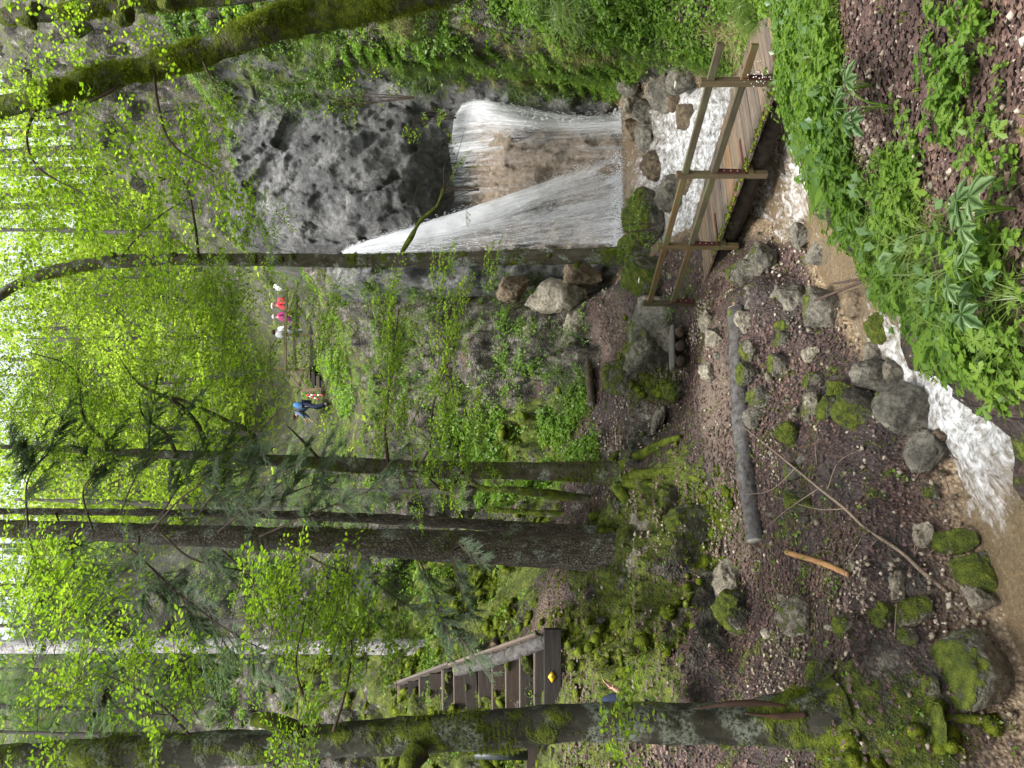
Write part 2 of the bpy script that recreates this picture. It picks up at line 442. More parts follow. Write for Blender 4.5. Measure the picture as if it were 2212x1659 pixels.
def terrain_mesh(name, xs, ys, rough):
    X, Y = np.meshgrid(xs, ys)
    Z = H(X, Y)
    gx = np.gradient(Z, axis=1) / np.gradient(X, axis=1); gy = np.gradient(Z, axis=0) / np.gradient(Y, axis=0)
    nl = np.sqrt(1 + gx * gx + gy * gy); NX, NY, NZ = -gx / nl, -gy / nl, 1 / nl
    p = np.stack([X, Y, Z], -1)
    steep = sstep(0.78, 0.55, NZ)
    d, zw, ww = stream_dist(X, Y)
    near = sstep(1.2, 2.2, d / ww)
    rough = 0.42 + 0.38 * sstep(24, 34, Y)
    dis = steep * near * (rough * fbm(p * np.array((0.8, 0.8, 1.1)), 5, 31, True) + 0.10 * fbm(p * 3.2, 4, 37, True))
    wq = p + 0.25 * np.stack([fbm(p * 1.5, 2, 41), fbm(p * 1.5, 2, 42), fbm(p * 1.5, 2, 43)], -1)
    dis = dis + steep * near * (0.20 * blocks(wq, 0.95, 44) + 0.085 * blocks(wq, 0.38, 45))
    mz_ = np.zeros_like(X)
    for (c, r) in moss_zones: mz_ = np.maximum(mz_, sstep(r, r * 0.3, np.hypot(X - c[0], Y - c[1])))
    dis = dis + mz_ * near * (0.16 * np.abs(fbm(p * 2.3, 2, 91)) + 0.10 * np.abs(fbm(p * 5.5, 2, 93)))
    p = p + np.stack([NX, NY, NZ], -1) * dis[..., None]
    V = p.reshape(-1, 3)
    ny, nx = X.shape
    i = np.arange(ny - 1)[:, None] * nx; j = np.arange(nx - 1)[None, :]
    F = np.stack([i + j, i + j + 1, i + nx + j + 1, i + nx + j], -1).reshape(-1, 4)
    # zones (what the ground is made of)
    bed = sstep(1.45, 0.95, d / ww)
    pa = np.zeros_like(X)
    for q0, q1, wd in path_segs:
        t = np.clip(((X - q0[0]) * (q1[0] - q0[0]) + (Y - q0[1]) * (q1[1] - q0[1])) / ((q1[0]-q0[0])**2 + (q1[1]-q0[1])**2), 0, 1)
        dd = np.hypot(X - q0[0] - t * (q1[0]-q0[0]), Y - q0[1] - t * (q1[1]-q0[1]))
        pa = np.maximum(pa, sstep(wd, wd * 0.45, dd + 0.15 * fbm(p * 2.0, 3, 5)))
    moss = np.zeros_like(X)
    for (c, r) in moss_zones:
        moss = np.maximum(moss, sstep(r, r * 0.3, np.hypot(X - c[0], Y - c[1])))
    green = np.zeros_like(X)
    green = np.maximum(green, sstep(5.6, 7.2, X) * sstep(9, 11, Y))
    green = np.maximum(green, sstep(19, 22, Y) * 0.8)
    foreg = sstep(0.0, 0.8, X - 0.55 - (Y - 4.6) * 0.62) * sstep(10, 9, Y)     # the near bank with the footpath
    return mesh_np(name, V, F, {'bed': bed.ravel(), 'path': pa.ravel(), 'moss': moss.ravel(), 'green': green.ravel(), 'bank': foreg.ravel()}, True)

path_segs = [(P(1010,1535,13.8), P(900,1555,12.9), .75), (P(900,1555,12.9), P(600,1580,12.0), .6), (P(600,1580,12.0), P(470,1600,11.5), .5),
             (P(985,1315,17.3), P(930,1300,17.8), .9), (P(420,1190,13.9), P(330,1180,13.6), .5)]
moss_zones = [(P(520,1450,13), 1.6), (P(470,1380,13.2), 1.2), (P(600,1480,13.2), 1.0), (P(300,1290,12.6), 1.3), (P(150,1330,11.6), 1.2), (P(380,1050,15.8), 2.2), (P(350,900,17.5), 2.5), (P(230,900,16), 2.0),
              (P(60,1900,7.8), .9), (P(100,2050,7), .8), (P(60,1300,12), 1.6), (P(50,1000,14.5), 2.0), (P(620,1180,18), 1.2), (P(880,1400,16.2), 1.2), (P(720,1150,19), 1.3), (P(250,700,18.5), 2.2)]

def ground_material():
    N = NT('forest_floor'); v = N.pos()
    n1 = N.noise(v, 1.3, 6, 0.6); n2 = N.noise(v, 11, 6, 0.7); vo = N.voro(v, 26, 'F1', 'Color'); vd = N.voro(v, 26, 'F1'); vs = N.voro(v, 13, 'F1')
    vbw = N.sepz(vo, 0)
    lit = N.ramp(vbw, [(0.0, (0.011, 0.006, 0.005)), (0.4, (0.036, 0.020, 0.017)), (0.75, (0.085, 0.048, 0.040)), (1.0, (0.17, 0.105, 0.080))])
    lit = N.mix(0.6, lit, N.ramp(n2, [(0.3, 0.4), (0.65, 1.15)]), 'MULTIPLY')
    soil = N.ramp(n2, [(0.3, (0.02, 0.015, 0.014)), (0.7, (0.06, 0.045, 0.042))])
    col = N.mix(N.mr(n1, 0.4, 0.62), lit, soil)
    chip = N.math('MULTIPLY', N.mr(vs, 0.16, 0.12), N.mr(N.noise(v, 2.4, 3), 0.5, 0.6))
    col = N.mix(N.math('MULTIPLY', chip, 0.8), col, (0.34, 0.29, 0.22))
    # path: trodden grit
    pth = N.ramp(N.noise(v, 22, 6, 0.75), [(0.3, (0.05, 0.036, 0.03)), (0.55, (0.17, 0.125, 0.095)), (0.75, (0.30, 0.23, 0.17))])
    col = N.mix(N.math('MULTIPLY', N.attr('path'), 0.8), col, pth)
    # stream bed: tan gravel
    g = N.voro(v, 30, 'F1', 'Color'); gd = N.voro(v, 30, 'F1')
    grav = N.ramp(N.sepz(g, 1), [(0.0, (0.16, 0.105, 0.06)), (0.5, (0.33, 0.235, 0.14)), (1.0, (0.47, 0.37, 0.24))])
    grav = N.mix(0.6, grav, N.ramp(gd, [(0.2, 1.0), (0.8, 0.3)]), 'MULTIPLY')
    grav = N.mix(0.6, grav, N.ramp(N.noise(v, 5, 6, 0.7), [(0.35, 0.5), (0.65, 1.15)]), 'MULTIPLY')
    col = N.mix(N.attr('bed'), col, grav)
    # rock where it is steep
    nz = N.sepz(N.normal())
    rk = N.mr(N.math('ADD', N.math('ADD', nz, N.math('MULTIPLY', n2, 0.25)), N.mr(N.sepz(v, 1), 12.0, 16.0, 0.42, 0.0)), 0.86, 0.70)
    r1 = N.noise(v, 3.0, 8, 0.65); 
    rock = N.ramp(r1, [(0.36, (0.022, 0.020, 0.016)), (0.52, (0.085, 0.076, 0.062)), (0.66, (0.27, 0.25, 0.21))])
    rock = N.mix(0.8, rock, N.ramp(N.noise(v, 13, 6, 0.7), [(0.35, 0.3), (0.5, 0.95), (0.68, 1.6)]), 'MULTIPLY')
    cr = N.voro(N.map(v, (1, 1, 1.5)), 3.2, 'DISTANCE_TO_EDGE')
    rock = N.mix(0.15, rock, N.ramp(cr, [(0.0, 0.25), (0.07, 1.0)]), 'MULTIPLY')
    rk = N.math('MULTIPLY', rk, N.math('SUBTRACT', 1.0, N.attr('bank')))
    col = N.mix(rk, col, rock)
    # moss and green turf
    mcol, mn = moss_color(N, v)
    mf = N.math('ADD', N.noise(v, 3.2, 6, 0.68), N.math('MULTIPLY', nz, 0.12))
    mf = N.math('ADD', mf, N.math('MULTIPLY', N.attr('moss'), 0.26))
    mf = N.math('ADD', mf, N.math('MULTIPLY', N.attr('green'), 0.13))
    dk = N.mr(N.noise(v, 1.2, 6, 0.7), 0.38, 0.62, 0.92, 0.45)
    col = N.mix(N.math('MULTIPLY', dk, N.mr(N.sepz(v, 1), 21.0, 25.0)), col, (0.022, 0.028, 0.011))
    mf = N.math('SUBTRACT', mf, N.math('MULTIPLY', N.attr('path'), 0.4))
    mf = N.math('SUBTRACT', mf, N.attr('bed'))
    mm = N.mr(mf, 0.66, 0.74)
    col = N.mix(mm, col, mcol)
    h = N.math('ADD', N.math('MULTIPLY', n2, 0.6), N.math('MULTIPLY', vd, 0.5))
    h = N.math('ADD', h, N.math('MULTIPLY', mm, N.math('ADD', 0.4, mn)))
    h = N.math('ADD', h, N.math('MULTIPLY', N.math('MULTIPLY', rk, r1), 2.0))
    return N.done(N.bsdf(col, N.mr(N.attr('bed'), 0, 1, 0.72, 0.45), N.bump(h, 0.9, 0.05), 0.35))
M_GROUND = ground_material()
xs = np.arange(-9.5, 10.6, 0.085); ys = np.arange(-2.5, 24.5, 0.085)
g = obj('ground', terrain_mesh('ground', xs, ys, 0.42), M_GROUND); tag(g, 'leaf littered forest floor of the gorge with mossy banks', kind='structure')
xs = np.arange(-30, 32, 0.4); ys = np.arange(23.3, 66, 0.4)
hmesh = terrain_mesh('hillside', xs, ys, 0.8)
h = obj('hillside', hmesh, M_GROUND); tag(h, 'wooded rocky hillside rising behind the waterfall', kind='structure')
# flanks of the valley outside the near terrain, so that a step to the side shows ground
for nm, xr in (('hillside_flank', np.arange(-30, -8.6, 0.4)), ('hillside_flank', np.arange(9.7, 32, 0.4))):
    hh = obj(nm, terrain_mesh(nm, xr, np.arange(-2.5, 24.6, 0.4), 0.4), M_GROUND); tag(hh, 'wooded flank of the gorge', kind='structure')

# unseen slope added behind the viewer to block low sky light
X_, Y_ = np.meshgrid(np.arange(-30, 32, 0.8), np.arange(-34, -1.8, 0.8)); hb_ = H(X_, np.full_like(Y_, -2.0), False); Z_ = hb_ + 0.62 * (-2.0 - Y_) + 0.5 * fbm(np.stack([X_ * .2, Y_ * .2, X_ * 0], -1), 3, 8)
ny_, nx_ = X_.shape; ii = np.arange(ny_ - 1)[:, None] * nx_; jj = np.arange(nx_ - 1)[None, :]
zz = np.zeros(X_.size); hb2 = obj('hillside_flank', mesh_np('hillside_flank', np.stack([X_, Y_, Z_], -1).reshape(-1, 3), np.stack([ii + jj, ii + jj + 1, ii + nx_ + jj + 1, ii + nx_ + jj], -1).reshape(-1, 4), {'bed': zz, 'path': zz, 'moss': zz, 'green': zz + 1, 'bank': zz}, True), M_GROUND); tag(hb2, 'unseen slope added behind the near footpath to block low sky light', kind='structure')
# ---------------------------------------------------------------- the rock face of the waterfall
def cliff_y(x, z):
    y = 20.35 + 0.10 * np.clip(z - 3, 0, 9)
    ux = x
    # grey bulging face above, undercut near z = 3
    y = y - 0.75 * np.exp(-((x - 5.6) / 1.7) ** 2 - ((z - 5.6) / 2.6) ** 2)
    y = y + 0.75 * np.exp(-((z - 2.9) / 0.8) ** 2) * np.exp(-((x - 5.2) / 1.6) ** 2)
    # tan wet bulge below
    y = y - 0.95 * np.exp(-((x - 6.1) / 0.95) ** 2) * sstep(2.6, 1.3, z) - 0.35 * np.exp(-((x - 4.9) / 0.8) ** 2) * sstep(2.4, 0.8, z)
    # chimney where the water leaves the lip
    y = y + 0.9 * np.exp(-((x - 3.62) / 0.30) ** 2) * sstep(3.0, 5.0, z)
    # buttress left of the fall
    y = y - 0.5 * np.exp(-((x - 2.7) / 0.55) ** 2) * sstep(6.5, 4.5, z)
    # right wall steps forward
    y = y - 1.6 * sstep(7.1, 8.6, x) 
    y = y + 0.25 * np.exp(-((x - (7.35 + 0.10 * (z - 4))) / 0.16) ** 2)     # dark cleft
    y = y + 1.8 * sstep(2.9, 1.9, x)
    return y
def cliff_mesh():
    xs = np.arange(1.9, 9.6, 0.055); zs = np.arange(-2.2, 11.4, 0.055)
    X, Z = np.meshgrid(xs, zs); Y = cliff_y(X, Z)
    p = np.stack([X, Y, Z], -1)
    wet0 = np.exp(-((X - 5.5) / 1.5) ** 2) * sstep(3.3, 2.4, Z)
    rough = 1 - 0.45 * wet0
    Yd = Y + rough * (-0.20 * fbm(p * np.array((.75, .75, .6)), 5, 51, True) - 0.07 * fbm(p * np.array((2.4, 2.4, 1.5)), 4, 57) - 0.02 * fbm(p * 8.0, 3, 58))
    Yd = Yd - wet0 * 0.16 * fbm(p * np.array((3.2, 1, 0.9)), 4, 59, True)
    wq = p + 0.10 * np.stack([fbm(p * 1.5, 2, 41), fbm(p * 1.5, 2, 42), fbm(p * 1.5, 2, 43)], -1)
    wr_ = np.stack([wq[..., 0] * .90 + wq[..., 2] * .42, wq[..., 1], (wq[..., 2] * .90 - wq[..., 0] * .42) * .55], -1)
    Yd = Yd - (1 - 0.5 * wet0) * (0.13 * blocks(wr_, 1.15, 164, 1.3) + 0.07 * blocks(wr_, 0.46, 65, 1.3) + 0.03 * blocks(wr_, 0.2, 66, 1.2))
    # rounded top edge: sweep back at the top so that it meets the slope behind
    top = 9.3 + 0.5 * fbm(np.stack([X * .5, X * 0, X * 0], -1), 3, 9) - 2.9 * sstep(3.9, 3.2, X) + 0.6 * sstep(7.5, 9, X)
    over = np.clip(Z - top, 0, 9)
    Yd = Yd + over * 2.2; Zd = np.minimum(Z, top) + over * 0.35
    V = np.stack([X, Yd, Zd], -1).reshape(-1, 3); ny, nx = X.shape
    i = np.arange(ny - 1)[:, None] * nx; j = np.arange(nx - 1)[None, :]
    F = np.stack([i + j, i + j + 1, i + nx + j + 1, i + nx + j], -1).reshape(-1, 4)
    wet = np.maximum(np.exp(-((X - 5.7) / 1.25) ** 4) * sstep(3.0, 2.3, Z), 0.7 * np.exp(-((X - 3.9) / .55) ** 2) * sstep(6, 2, Z))
    moss = sstep(6.9, 8.0, X) * 0.9 + 0.6 * sstep(0.0, 0.8, Z - top + 0.7) + 0.35 * sstep(3.1, 2.4, X)
    return mesh_np('rock_face', V, F, {'wet': wet.ravel(), 'moss': np.clip(moss, 0, 1).ravel()}, True)
def cliff_material():
    N = NT('cliff_rock'); v = N.pos()
    n1 = N.noise(v, 1.1, 8, 0.62); n2 = N.noise(v, 9, 10, 0.75); n3 = N.noise(v, 45, 5, 0.75)
    grey = N.ramp(n1, [(0.32, (0.05, 0.052, 0.053)), (0.5, (0.13, 0.13, 0.13)), (0.66, (0.25, 0.247, 0.243))])
    grey = N.mix(0.85, grey, N.ramp(n2, [(0.33, 0.22), (0.5, 0.8), (0.66, 1.75)]), 'MULTIPLY')
    grey = N.mix(N.mr(N.noise(v, 3.5, 5, 0.7), 0.63, 0.72), grey, (0.32, 0.31, 0.30))
    tan = N.ramp(n2, [(0.3, (0.13, 0.095, 0.065)), (0.5, (0.30, 0.235, 0.175)), (0.68, (0.50, 0.42, 0.34))])
    col = N.mix(N.mr(N.math('ADD', N.attr('wet'), N.math('MULTIPLY', N.math('SUBTRACT', n1, 0.5), 0.8)), 0.25, 0.6), grey, tan)
    dv = N.n('ShaderNodeVectorMath', operation='ADD'); N.l(v, dv.inputs[0]); nd = N.n('ShaderNodeTexNoise'); N.l(v, nd.inputs['Vector']); nd.inputs['Scale'].default_value = 1.6; nd.inputs['Detail'].default_value = 5
    sv = N.n('ShaderNodeVectorMath', operation='SCALE'); N.l(nd.outputs['Color'], sv.inputs[0]); sv.inputs['Scale'].default_value = 1.6; N.l(sv.outputs[0], dv.inputs[1])
    cr = N.voro(N.map(dv.outputs[0], (1, 1, 0.6)), 0.9, 'DISTANCE_TO_EDGE'); cr2 = N.voro(N.map(dv.outputs[0], (1, 1, 1)), 3.5, 'DISTANCE_TO_EDGE')
    col = N.mix(0.12, col, N.ramp(cr, [(0.0, 0.2), (0.02, 1.0)]), 'MULTIPLY')
    col = N.mix(0.06, col, N.ramp(cr2, [(0.0, 0.3), (0.06, 1.0)]), 'MULTIPLY')
    mcol, mn = moss_color(N, v)
    mf = N.math('ADD', N.noise(v, 2.0, 6, 0.65), N.math('MULTIPLY', N.attr('moss'), 0.24))
    mf = N.math('ADD', mf, N.math('MULTIPLY', N.sepz(N.normal()), 0.15))
    mm = N.mr(mf, 0.68, 0.76); col = N.mix(mm, col, mcol)
    h = N.math('ADD', N.math('MULTIPLY', n2, 1.2), N.math('MULTIPLY', n3, 0.4)); h = N.math('ADD', h, N.math('MULTIPLY', n1, 1.0))
    return N.done(N.bsdf(col, N.mr(N.attr('wet'), 0, 1, 0.6, 0.25), N.bump(h, 0.9, 0.10), 0.5))
M_CLIFF = cliff_material()
c = obj('rock_face', cliff_mesh(), M_CLIFF); tag(c, 'grey limestone face with wet tan bulge behind the waterfall', kind='structure')

# ---------------------------------------------------------------- water
def water_material(name, clear=(0.55, 0.48, 0.36)):
    N = NT(name); v = N.pos()
    st = N.attr('along'); ac = N.attr('across')
    cmb = N.n('ShaderNodeCombineXYZ'); N.l(N.math('MULTIPLY', st, 2.4), cmb.inputs[0]); N.l(N.math('MULTIPLY', ac, 9.0), cmb.inputs[1])
    f1 = N.noise(cmb.outputs[0], 1.0, 7, 0.68, 0.8); f2 = N.noise(v, 9, 6, 0.7, 0.6)
    f = N.math('ADD', N.math('MULTIPLY', f1, 0.8), N.math('MULTIPLY', f2, 0.3))
    f = N.math('ADD', f, N.math('MULTIPLY', N.attr('foam'), 0.34))
    mask = N.mr(f, 0.72, 1.08)
    foam = N.bsdf(N.ramp(f2, [(0.36, (0.16, 0.145, 0.12)), (0.5, (0.50, 0.50, 0.50)), (0.64, (0.82, 0.83, 0.86))]), 0.55, N.bump(f2, 0.25, 0.04), 0.4)
    tr = N.n('ShaderNodeBsdfTransparent'); tr.inputs[0].default_value = (0.86, 0.80, 0.68, 1)
    gl = N.n('ShaderNodeBsdfGlossy'); gl.inputs['Roughness'].default_value = 0.12; gl.inputs['Color'].default_value = (.6, .6, .6, 1)
    bmp = N.bump(N.noise(v, 14, 4, 0.6, 0.5), 0.5, 0.04); N.l(bmp, gl.inputs['Normal'])
    turb = N.bsdf((0.30, 0.225, 0.14), 0.35, bmp, 0.4)
    m0 = N.n('ShaderNodeMixShader'); m0.inputs[0].default_value = 0.45; N.l(tr.outputs[0], m0.inputs[1]); N.l(turb, m0.inputs[2])
    fr = N.n('ShaderNodeFresnel'); fr.inputs['IOR'].default_value = 1.33; N.l(bmp, fr.inputs['Normal'])
    m1 = N.n('ShaderNodeMixShader'); N.l(N.math('MULTIPLY', fr.outputs[0], 0.35), m1.inputs[0]); N.l(m0.outputs[0], m1.inputs[1]); N.l(gl.outputs[0], m1.inputs[2])
    m2 = N.n('ShaderNodeMixShader'); N.l(mask, m2.inputs[0]); N.l(m1.outputs[0], m2.inputs[1]); N.l(foam, m2.inputs[2])
    return N.done(m2.outputs[0])
M_WATER = water_material('stream_water')
def stream_mesh():
    n = 700; k = 25
    t = np.linspace(0, SN - 1, n)
    Q = np.stack([np.interp(t, np.arange(SN), SP[:, i]) for i in range(3)], 1)
    W = np.interp(t, np.arange(SN), SW); Fm = np.interp(t, np.arange(SN), SF)
    T = np.gradient(Q, axis=0)[:, :2]; T /= np.linalg.norm(T, axis=1)[:, None]; Nn = np.stack([-T[:, 1], T[:, 0]], 1)
    L = np.concatenate([[0], np.cumsum(np.linalg.norm(np.diff(Q, axis=0), axis=1))])
    s = np.linspace(-1, 1, k)
    wob = 1.30 + 0.12 * fbm(np.stack([L * 1.3, L * 0, L * 0], 1), 3, 61)
    X = Q[:, None, 0] + Nn[:, None, 0] * s * (W * wob)[:, None]; Y = Q[:, None, 1] + Nn[:, None, 1] * s * (W * wob)[:, None]
    p = np.stack([X, Y, np.repeat(Q[:, None, 2], k, 1)], -1)
    A = np.repeat(L[:, None], k, 1); AC = s[None, :] * W[:, None]
    fo = Fm[:, None] * (1 - 0.55 * np.abs(s)[None, :] ** 3) + 0.25 * fbm(np.stack([A * .9, AC * 2.0, A * 0], -1), 3, 68)
    q = np.stack([A * 1.4, AC * 4.0, A * 0], -1)
    Z = p[..., 2] - 0.02 + (0.03 + 0.10 * fo) * fbm(q, 4, 63) + 0.05 * fo * fbm(p * 7, 3, 67)
    V = np.stack([X, Y, Z], -1).reshape(-1, 3)
    i = np.arange(n - 1)[:, None] * k; j = np.arange(k - 1)[None, :]
    F = np.stack([i + j, i + j + 1, i + k + j + 1, i + k + j], -1).reshape(-1, 4)
    return mesh_np('stream', V, F, {'along': A.ravel(), 'across': AC.ravel(), 'foam': fo.ravel()}, True)
s_ = obj('stream', stream_mesh(), M_WATER); tag(s_, 'shallow tan stream breaking white over its stones', kind='structure')

def fall_material():
    N = NT('falling_water')
    al = N.attr('along'); ac = N.attr('across'); e = N.attr('foam')
    cmb = N.n('ShaderNodeCombineXYZ'); N.l(N.math('MULTIPLY', al, 0.40), cmb.inputs[0]); N.l(N.math('MULTIPLY', ac, 13.0), cmb.inputs[1]); N.l(N.attr('layer'), cmb.inputs[2])
    f1 = N.noise(cmb.outputs[0], 1.0, 6, 0.7, 0.3)
    c2 = N.n('ShaderNodeCombineXYZ'); N.l(N.math('MULTIPLY', al, 3.0), c2.inputs[0]); N.l(N.math('MULTIPLY', ac, 30.0), c2.inputs[1]); N.l(N.attr('layer'), c2.inputs[2])
    f2 = N.noise(c2.outputs[0], 1.0, 4, 0.7)
    f = N.math('ADD', N.math('MULTIPLY', f1, 0.6), N.math('MULTIPLY', f2, 0.4))
    f = N.math('ADD', f, N.math('MULTIPLY', N.math('SUBTRACT', e, 0.5), 0.5))
    mask = N.mr(f, 0.39, 0.74, 0.0, 0.95)
    b = N.bsdf((0.86, 0.88, 0.92), 0.5, None, 0.4)
    tl = N.n('ShaderNodeBsdfTranslucent'); tl.inputs[0].default_value = (.75, .77, .80, 1); mb_ = N.n('ShaderNodeMixShader'); mb_.inputs[0].default_value = .3; N.l(b, mb_.inputs[1]); N.l(tl.outputs[0], mb_.inputs[2]); b = mb_.outputs[0]
    t = N.n('ShaderNodeBsdfTransparent'); m = N.n('ShaderNodeMixShader')
    N.l(mask, m.inputs[0]); N.l(t.outputs[0], m.inputs[1]); N.l(b, m.inputs[2])
    return N.done(m.outputs[0])
M_FALL = fall_material()
M_DROP = plain_material('water_drops', (0.74, 0.76, 0.80), 0.35, 0.1, 20, spec=0.5, bump=0.0)
def curtain(paths, dens, layer, nv=90, nu=26, thick=0.05, seed=0):
    """paths: list of polylines (left to right); returns V, F, attrs"""
    R = np.stack([resample(p, nv) for p in paths], 1)                      # nv, k, 3
    k = R.shape[1]
    U = np.linspace(0, k - 1, nu)
    G = np.stack([np.stack([np.interp(U, np.arange(k), R[i, :, c]) for c in range(3)], 1) for i in range(nv)], 0)
    wd = np.linalg.norm(G[:, -1] - G[:, 0], axis=1)
    al = np.concatenate([[0], np.cumsum(np.linalg.norm(np.diff(G[:, nu // 2], axis=0), axis=1))])
    G[..., 1] += thick * fbm(np.stack([al[:, None] * 0.8 + 0 * U, U[None] * 0.6 + 0 * al[:, None], np.zeros((nv, nu)) + layer], -1), 3, seed)
    D = np.stack([np.interp(U, np.arange(len(dens[0])), d) for d in dens], 0)
    D = np.stack([np.interp(np.linspace(0, len(dens) - 1, nv), np.arange(len(dens)), D[:, c]) for c in range(nu)], 1)
    ed = np.minimum(np.linspace(0, 1, nu), np.linspace(1, 0, nu)) * 2; D = D - 0.35 * sstep(.22, 0.0, ed)[None, :]
    ACR = np.linspace(0, 1, nu)[None, :] * (0.5 + 0.5 * wd.mean()) + 0 * al[:, None]
    i = np.arange(nv - 1)[:, None] * nu; j = np.arange(nu - 1)[None, :]
    F = np.stack([i + j, i + j + 1, i + nu + j + 1, i + nu + j], -1).reshape(-1, 4)
    return G.reshape(-1, 3), F, {'along': np.repeat(al[:, None], nu, 1).ravel(), 'across': ACR.ravel(), 'foam': D.ravel(), 'layer': np.full(nv * nu, float(layer))}
def drops(name, paths, n, seed, jitter, length, parent, width=0.006, edge=None):
    r = np.random.default_rng(seed)
    R = np.stack([resample(p, 60) for p in paths], 1)
    k = R.shape[1]
    a = r.random(n) ** 0.8 * 58; b = (r.random(n) if edge is None else np.clip(r.beta(*edge, n), 0, 1)) * (k - 1.001)
    ia = a.astype(int); ib = b.astype(int); fb = (b - ib)[:, None]
    p = R[ia, ib] * (1 - fb) + R[ia, ib + 1] * fb
    q = R[ia + 1, ib] * (1 - fb) + R[ia + 1, ib + 1] * fb
    d = q - p; d /= np.linalg.norm(d, axis=1)[:, None]
    p = p + (q - p) * r.random((n, 1)) + r.normal(0, 1, (n, 3)) * np.array(jitter) * (0.35 + 0.65 * (a / 58))[:, None]
    Ln = (length * (0.4 + r.random(n)))[:, None]; wv = (width * (0.5 + r.random(n)))[:, None]
    sx = np.cross(d, np.array((0, 1.0, 0))); sx /= np.linalg.norm(sx, axis=1)[:, None]; sy = np.cross(d, sx)
    V = np.stack([p - d * Ln, p + sx * wv, p + sy * wv, p - sx * wv, p - sy * wv, p + d * Ln * 0.6], 1)
    f = np.array([[0, 2, 1], [0, 3, 2], [0, 4, 3], [0, 1, 4], [5, 1, 2], [5, 2, 3], [5, 3, 4], [5, 4, 1]])
    F = (f[None] + np.arange(n)[:, None, None] * 6).reshape(-1, 3)
    o = child(name, mesh_np(name, V.reshape(-1, 3), F), M_DROP, parent); o['kind'] = 'stuff'
    return o
wf = empty('waterfall', P(1230, 1342, 19.4), 'white waterfall fanning down from a notch in the grey limestone face', 'waterfall')
YF = 19.9
left = [[P(1108,742,20.6), P(1112,790,20.1), P(1114,950,YF), P(1118,1150,19.7), P(1122,1345,19.6)],
        [P(1111,742,20.6), P(1120,790,20.1), P(1135,950,19.8), P(1160,1150,19.6), P(1190,1345,19.5)],
        [P(1114,742,20.6), P(1128,790,20.0), P(1160,950,19.7), P(1210,1150,19.5), P(1262,1345,19.4)],
        [P(1117,743,20.6), P(1137,790,20.0), P(1190,950,19.7), P(1256,1150,19.4), P(1335,1345,19.3)]]
V, F, A = curtain(left, [[1,1,1,.9],[.7,.9,1.15,.9],[.45,.55,1.2,1.0],[.34,.40,.82,1.1],[.36,.42,.55,.95],[.6,.62,.6,.6]], 1.0, 110, 44, 0.10, 71)
child('water_curtain', mesh_np('water_curtain', V, F, A, True), M_FALL, wf)
back = [[q + np.array((0.02, 0.22, 0)) for q in pth] for pth in left[:3]]
V, F, A = curtain(back, [[.9,.9,.8],[.7,.8,.75],[.45,.55,.65],[.4,.42,.5],[.38,.40,.45],[.6,.6,.6]], 5.0, 90, 36, 0.12, 72)
child('water_curtain', mesh_np('water_curtain', V, F, A, True), M_FALL, wf)
drops('falling_drops', left, 2600, 73, (.07, .16, .05), 0.05, wf, 0.0035)
drops('falling_drops', left, 2600, 74, (.10, .14, .05), 0.04, wf, 0.0040, edge=(5, 1.2))
def on_rock(u, v, off=0.10):
    y = 20.0
    for _ in range(6):
        q = P(u, v, y); y = float(cliff_y(np.array(q[0]), np.array(q[2]))) - off - 0.12
    return P(u, v, y)
rf = [[on_rock(1318,985), on_rock(1322,1040), on_rock(1335,1120), on_rock(1352,1220), on_rock(1366,1343)],
      [on_rock(1360,975,.12), on_rock(1368,1030,.14), on_rock(1372,1120,.18), on_rock(1376,1220,.2), on_rock(1384,1343,.25)],
      [on_rock(1408,982,.2), on_rock(1412,1030,.24), on_rock(1400,1120,.28), on_rock(1394,1220,.3), on_rock(1398,1343,.35)],
      [on_rock(1436,1000,.2), on_rock(1444,1045,.26), on_rock(1430,1120,.3), on_rock(1412,1220,.32), on_rock(1412,1343,.35)]]
V, F, A = curtain(rf, [[.75,.7,.8,.9],[.38,.5,.75,.95],[.22,.42,.82,.95],[.26,.55,.85,.85],[.45,.7,.85,.8]], 9.0, 90, 44, 0.06, 75)
child('water_curtain', mesh_np('water_curtain', V, F, A, True), M_FALL, wf)
film = [[on_rock(1215 + d, 985 - 6*i, .06), on_rock(1225 + d, 1080, .06), on_rock(1235 + d, 1200, .06), on_rock(1240 + d, 1343, .07)] for i, d in enumerate((0, 50, 100, 140))]
V, F, A = curtain(film, [[.6,.35,.5,.6],[.2,.22,.3,.4],[.2,.2,.28,.4],[.4,.4,.4,.5]], 13.0, 80, 40, 0.03, 77)
child('water_curtain', mesh_np('water_curtain', V, F, A, True), M_FALL, wf)
drops('falling_drops', rf[1:], 1500, 76, (.06, .10, .04), 0.04, wf, 0.004, edge=(2.2, 1.2))
# splash where the water meets the pool
r = np.random.default_rng(78); n = 5000
uu = np.concatenate([1118 + 215 * r.random(3600), 1366 + 50 * r.random(1400)])
base = np.array([P(a, 1345, 19.3 + 0.25 * b) for a, b in zip(uu, r.random(n))])
base[:, 2] += np.abs(r.normal(0, 0.14, n)); base += r.normal(0, 1, (n, 3)) * np.array((.05, .18, .02))
sz = 0.005 + 0.010 * r.random(n)
oc = np.array([[1,0,0],[-1,0,0],[0,1,0],[0,-1,0],[0,0,1],[0,0,-1]], float)
V = (base[:, None] + oc[None] * sz[:, None, None]).reshape(-1, 3)
f = np.array([[0,2,4],[2,1,4],[1,3,4],[3,0,4],[2,0,5],[1,2,5],[3,1,5],[0,3,5]])
o = child('splash', mesh_np('splash', V, (f[None] + np.arange(n)[:, None, None] * 6).reshape(-1, 3)), M_DROP, wf); o['kind'] = 'stuff'
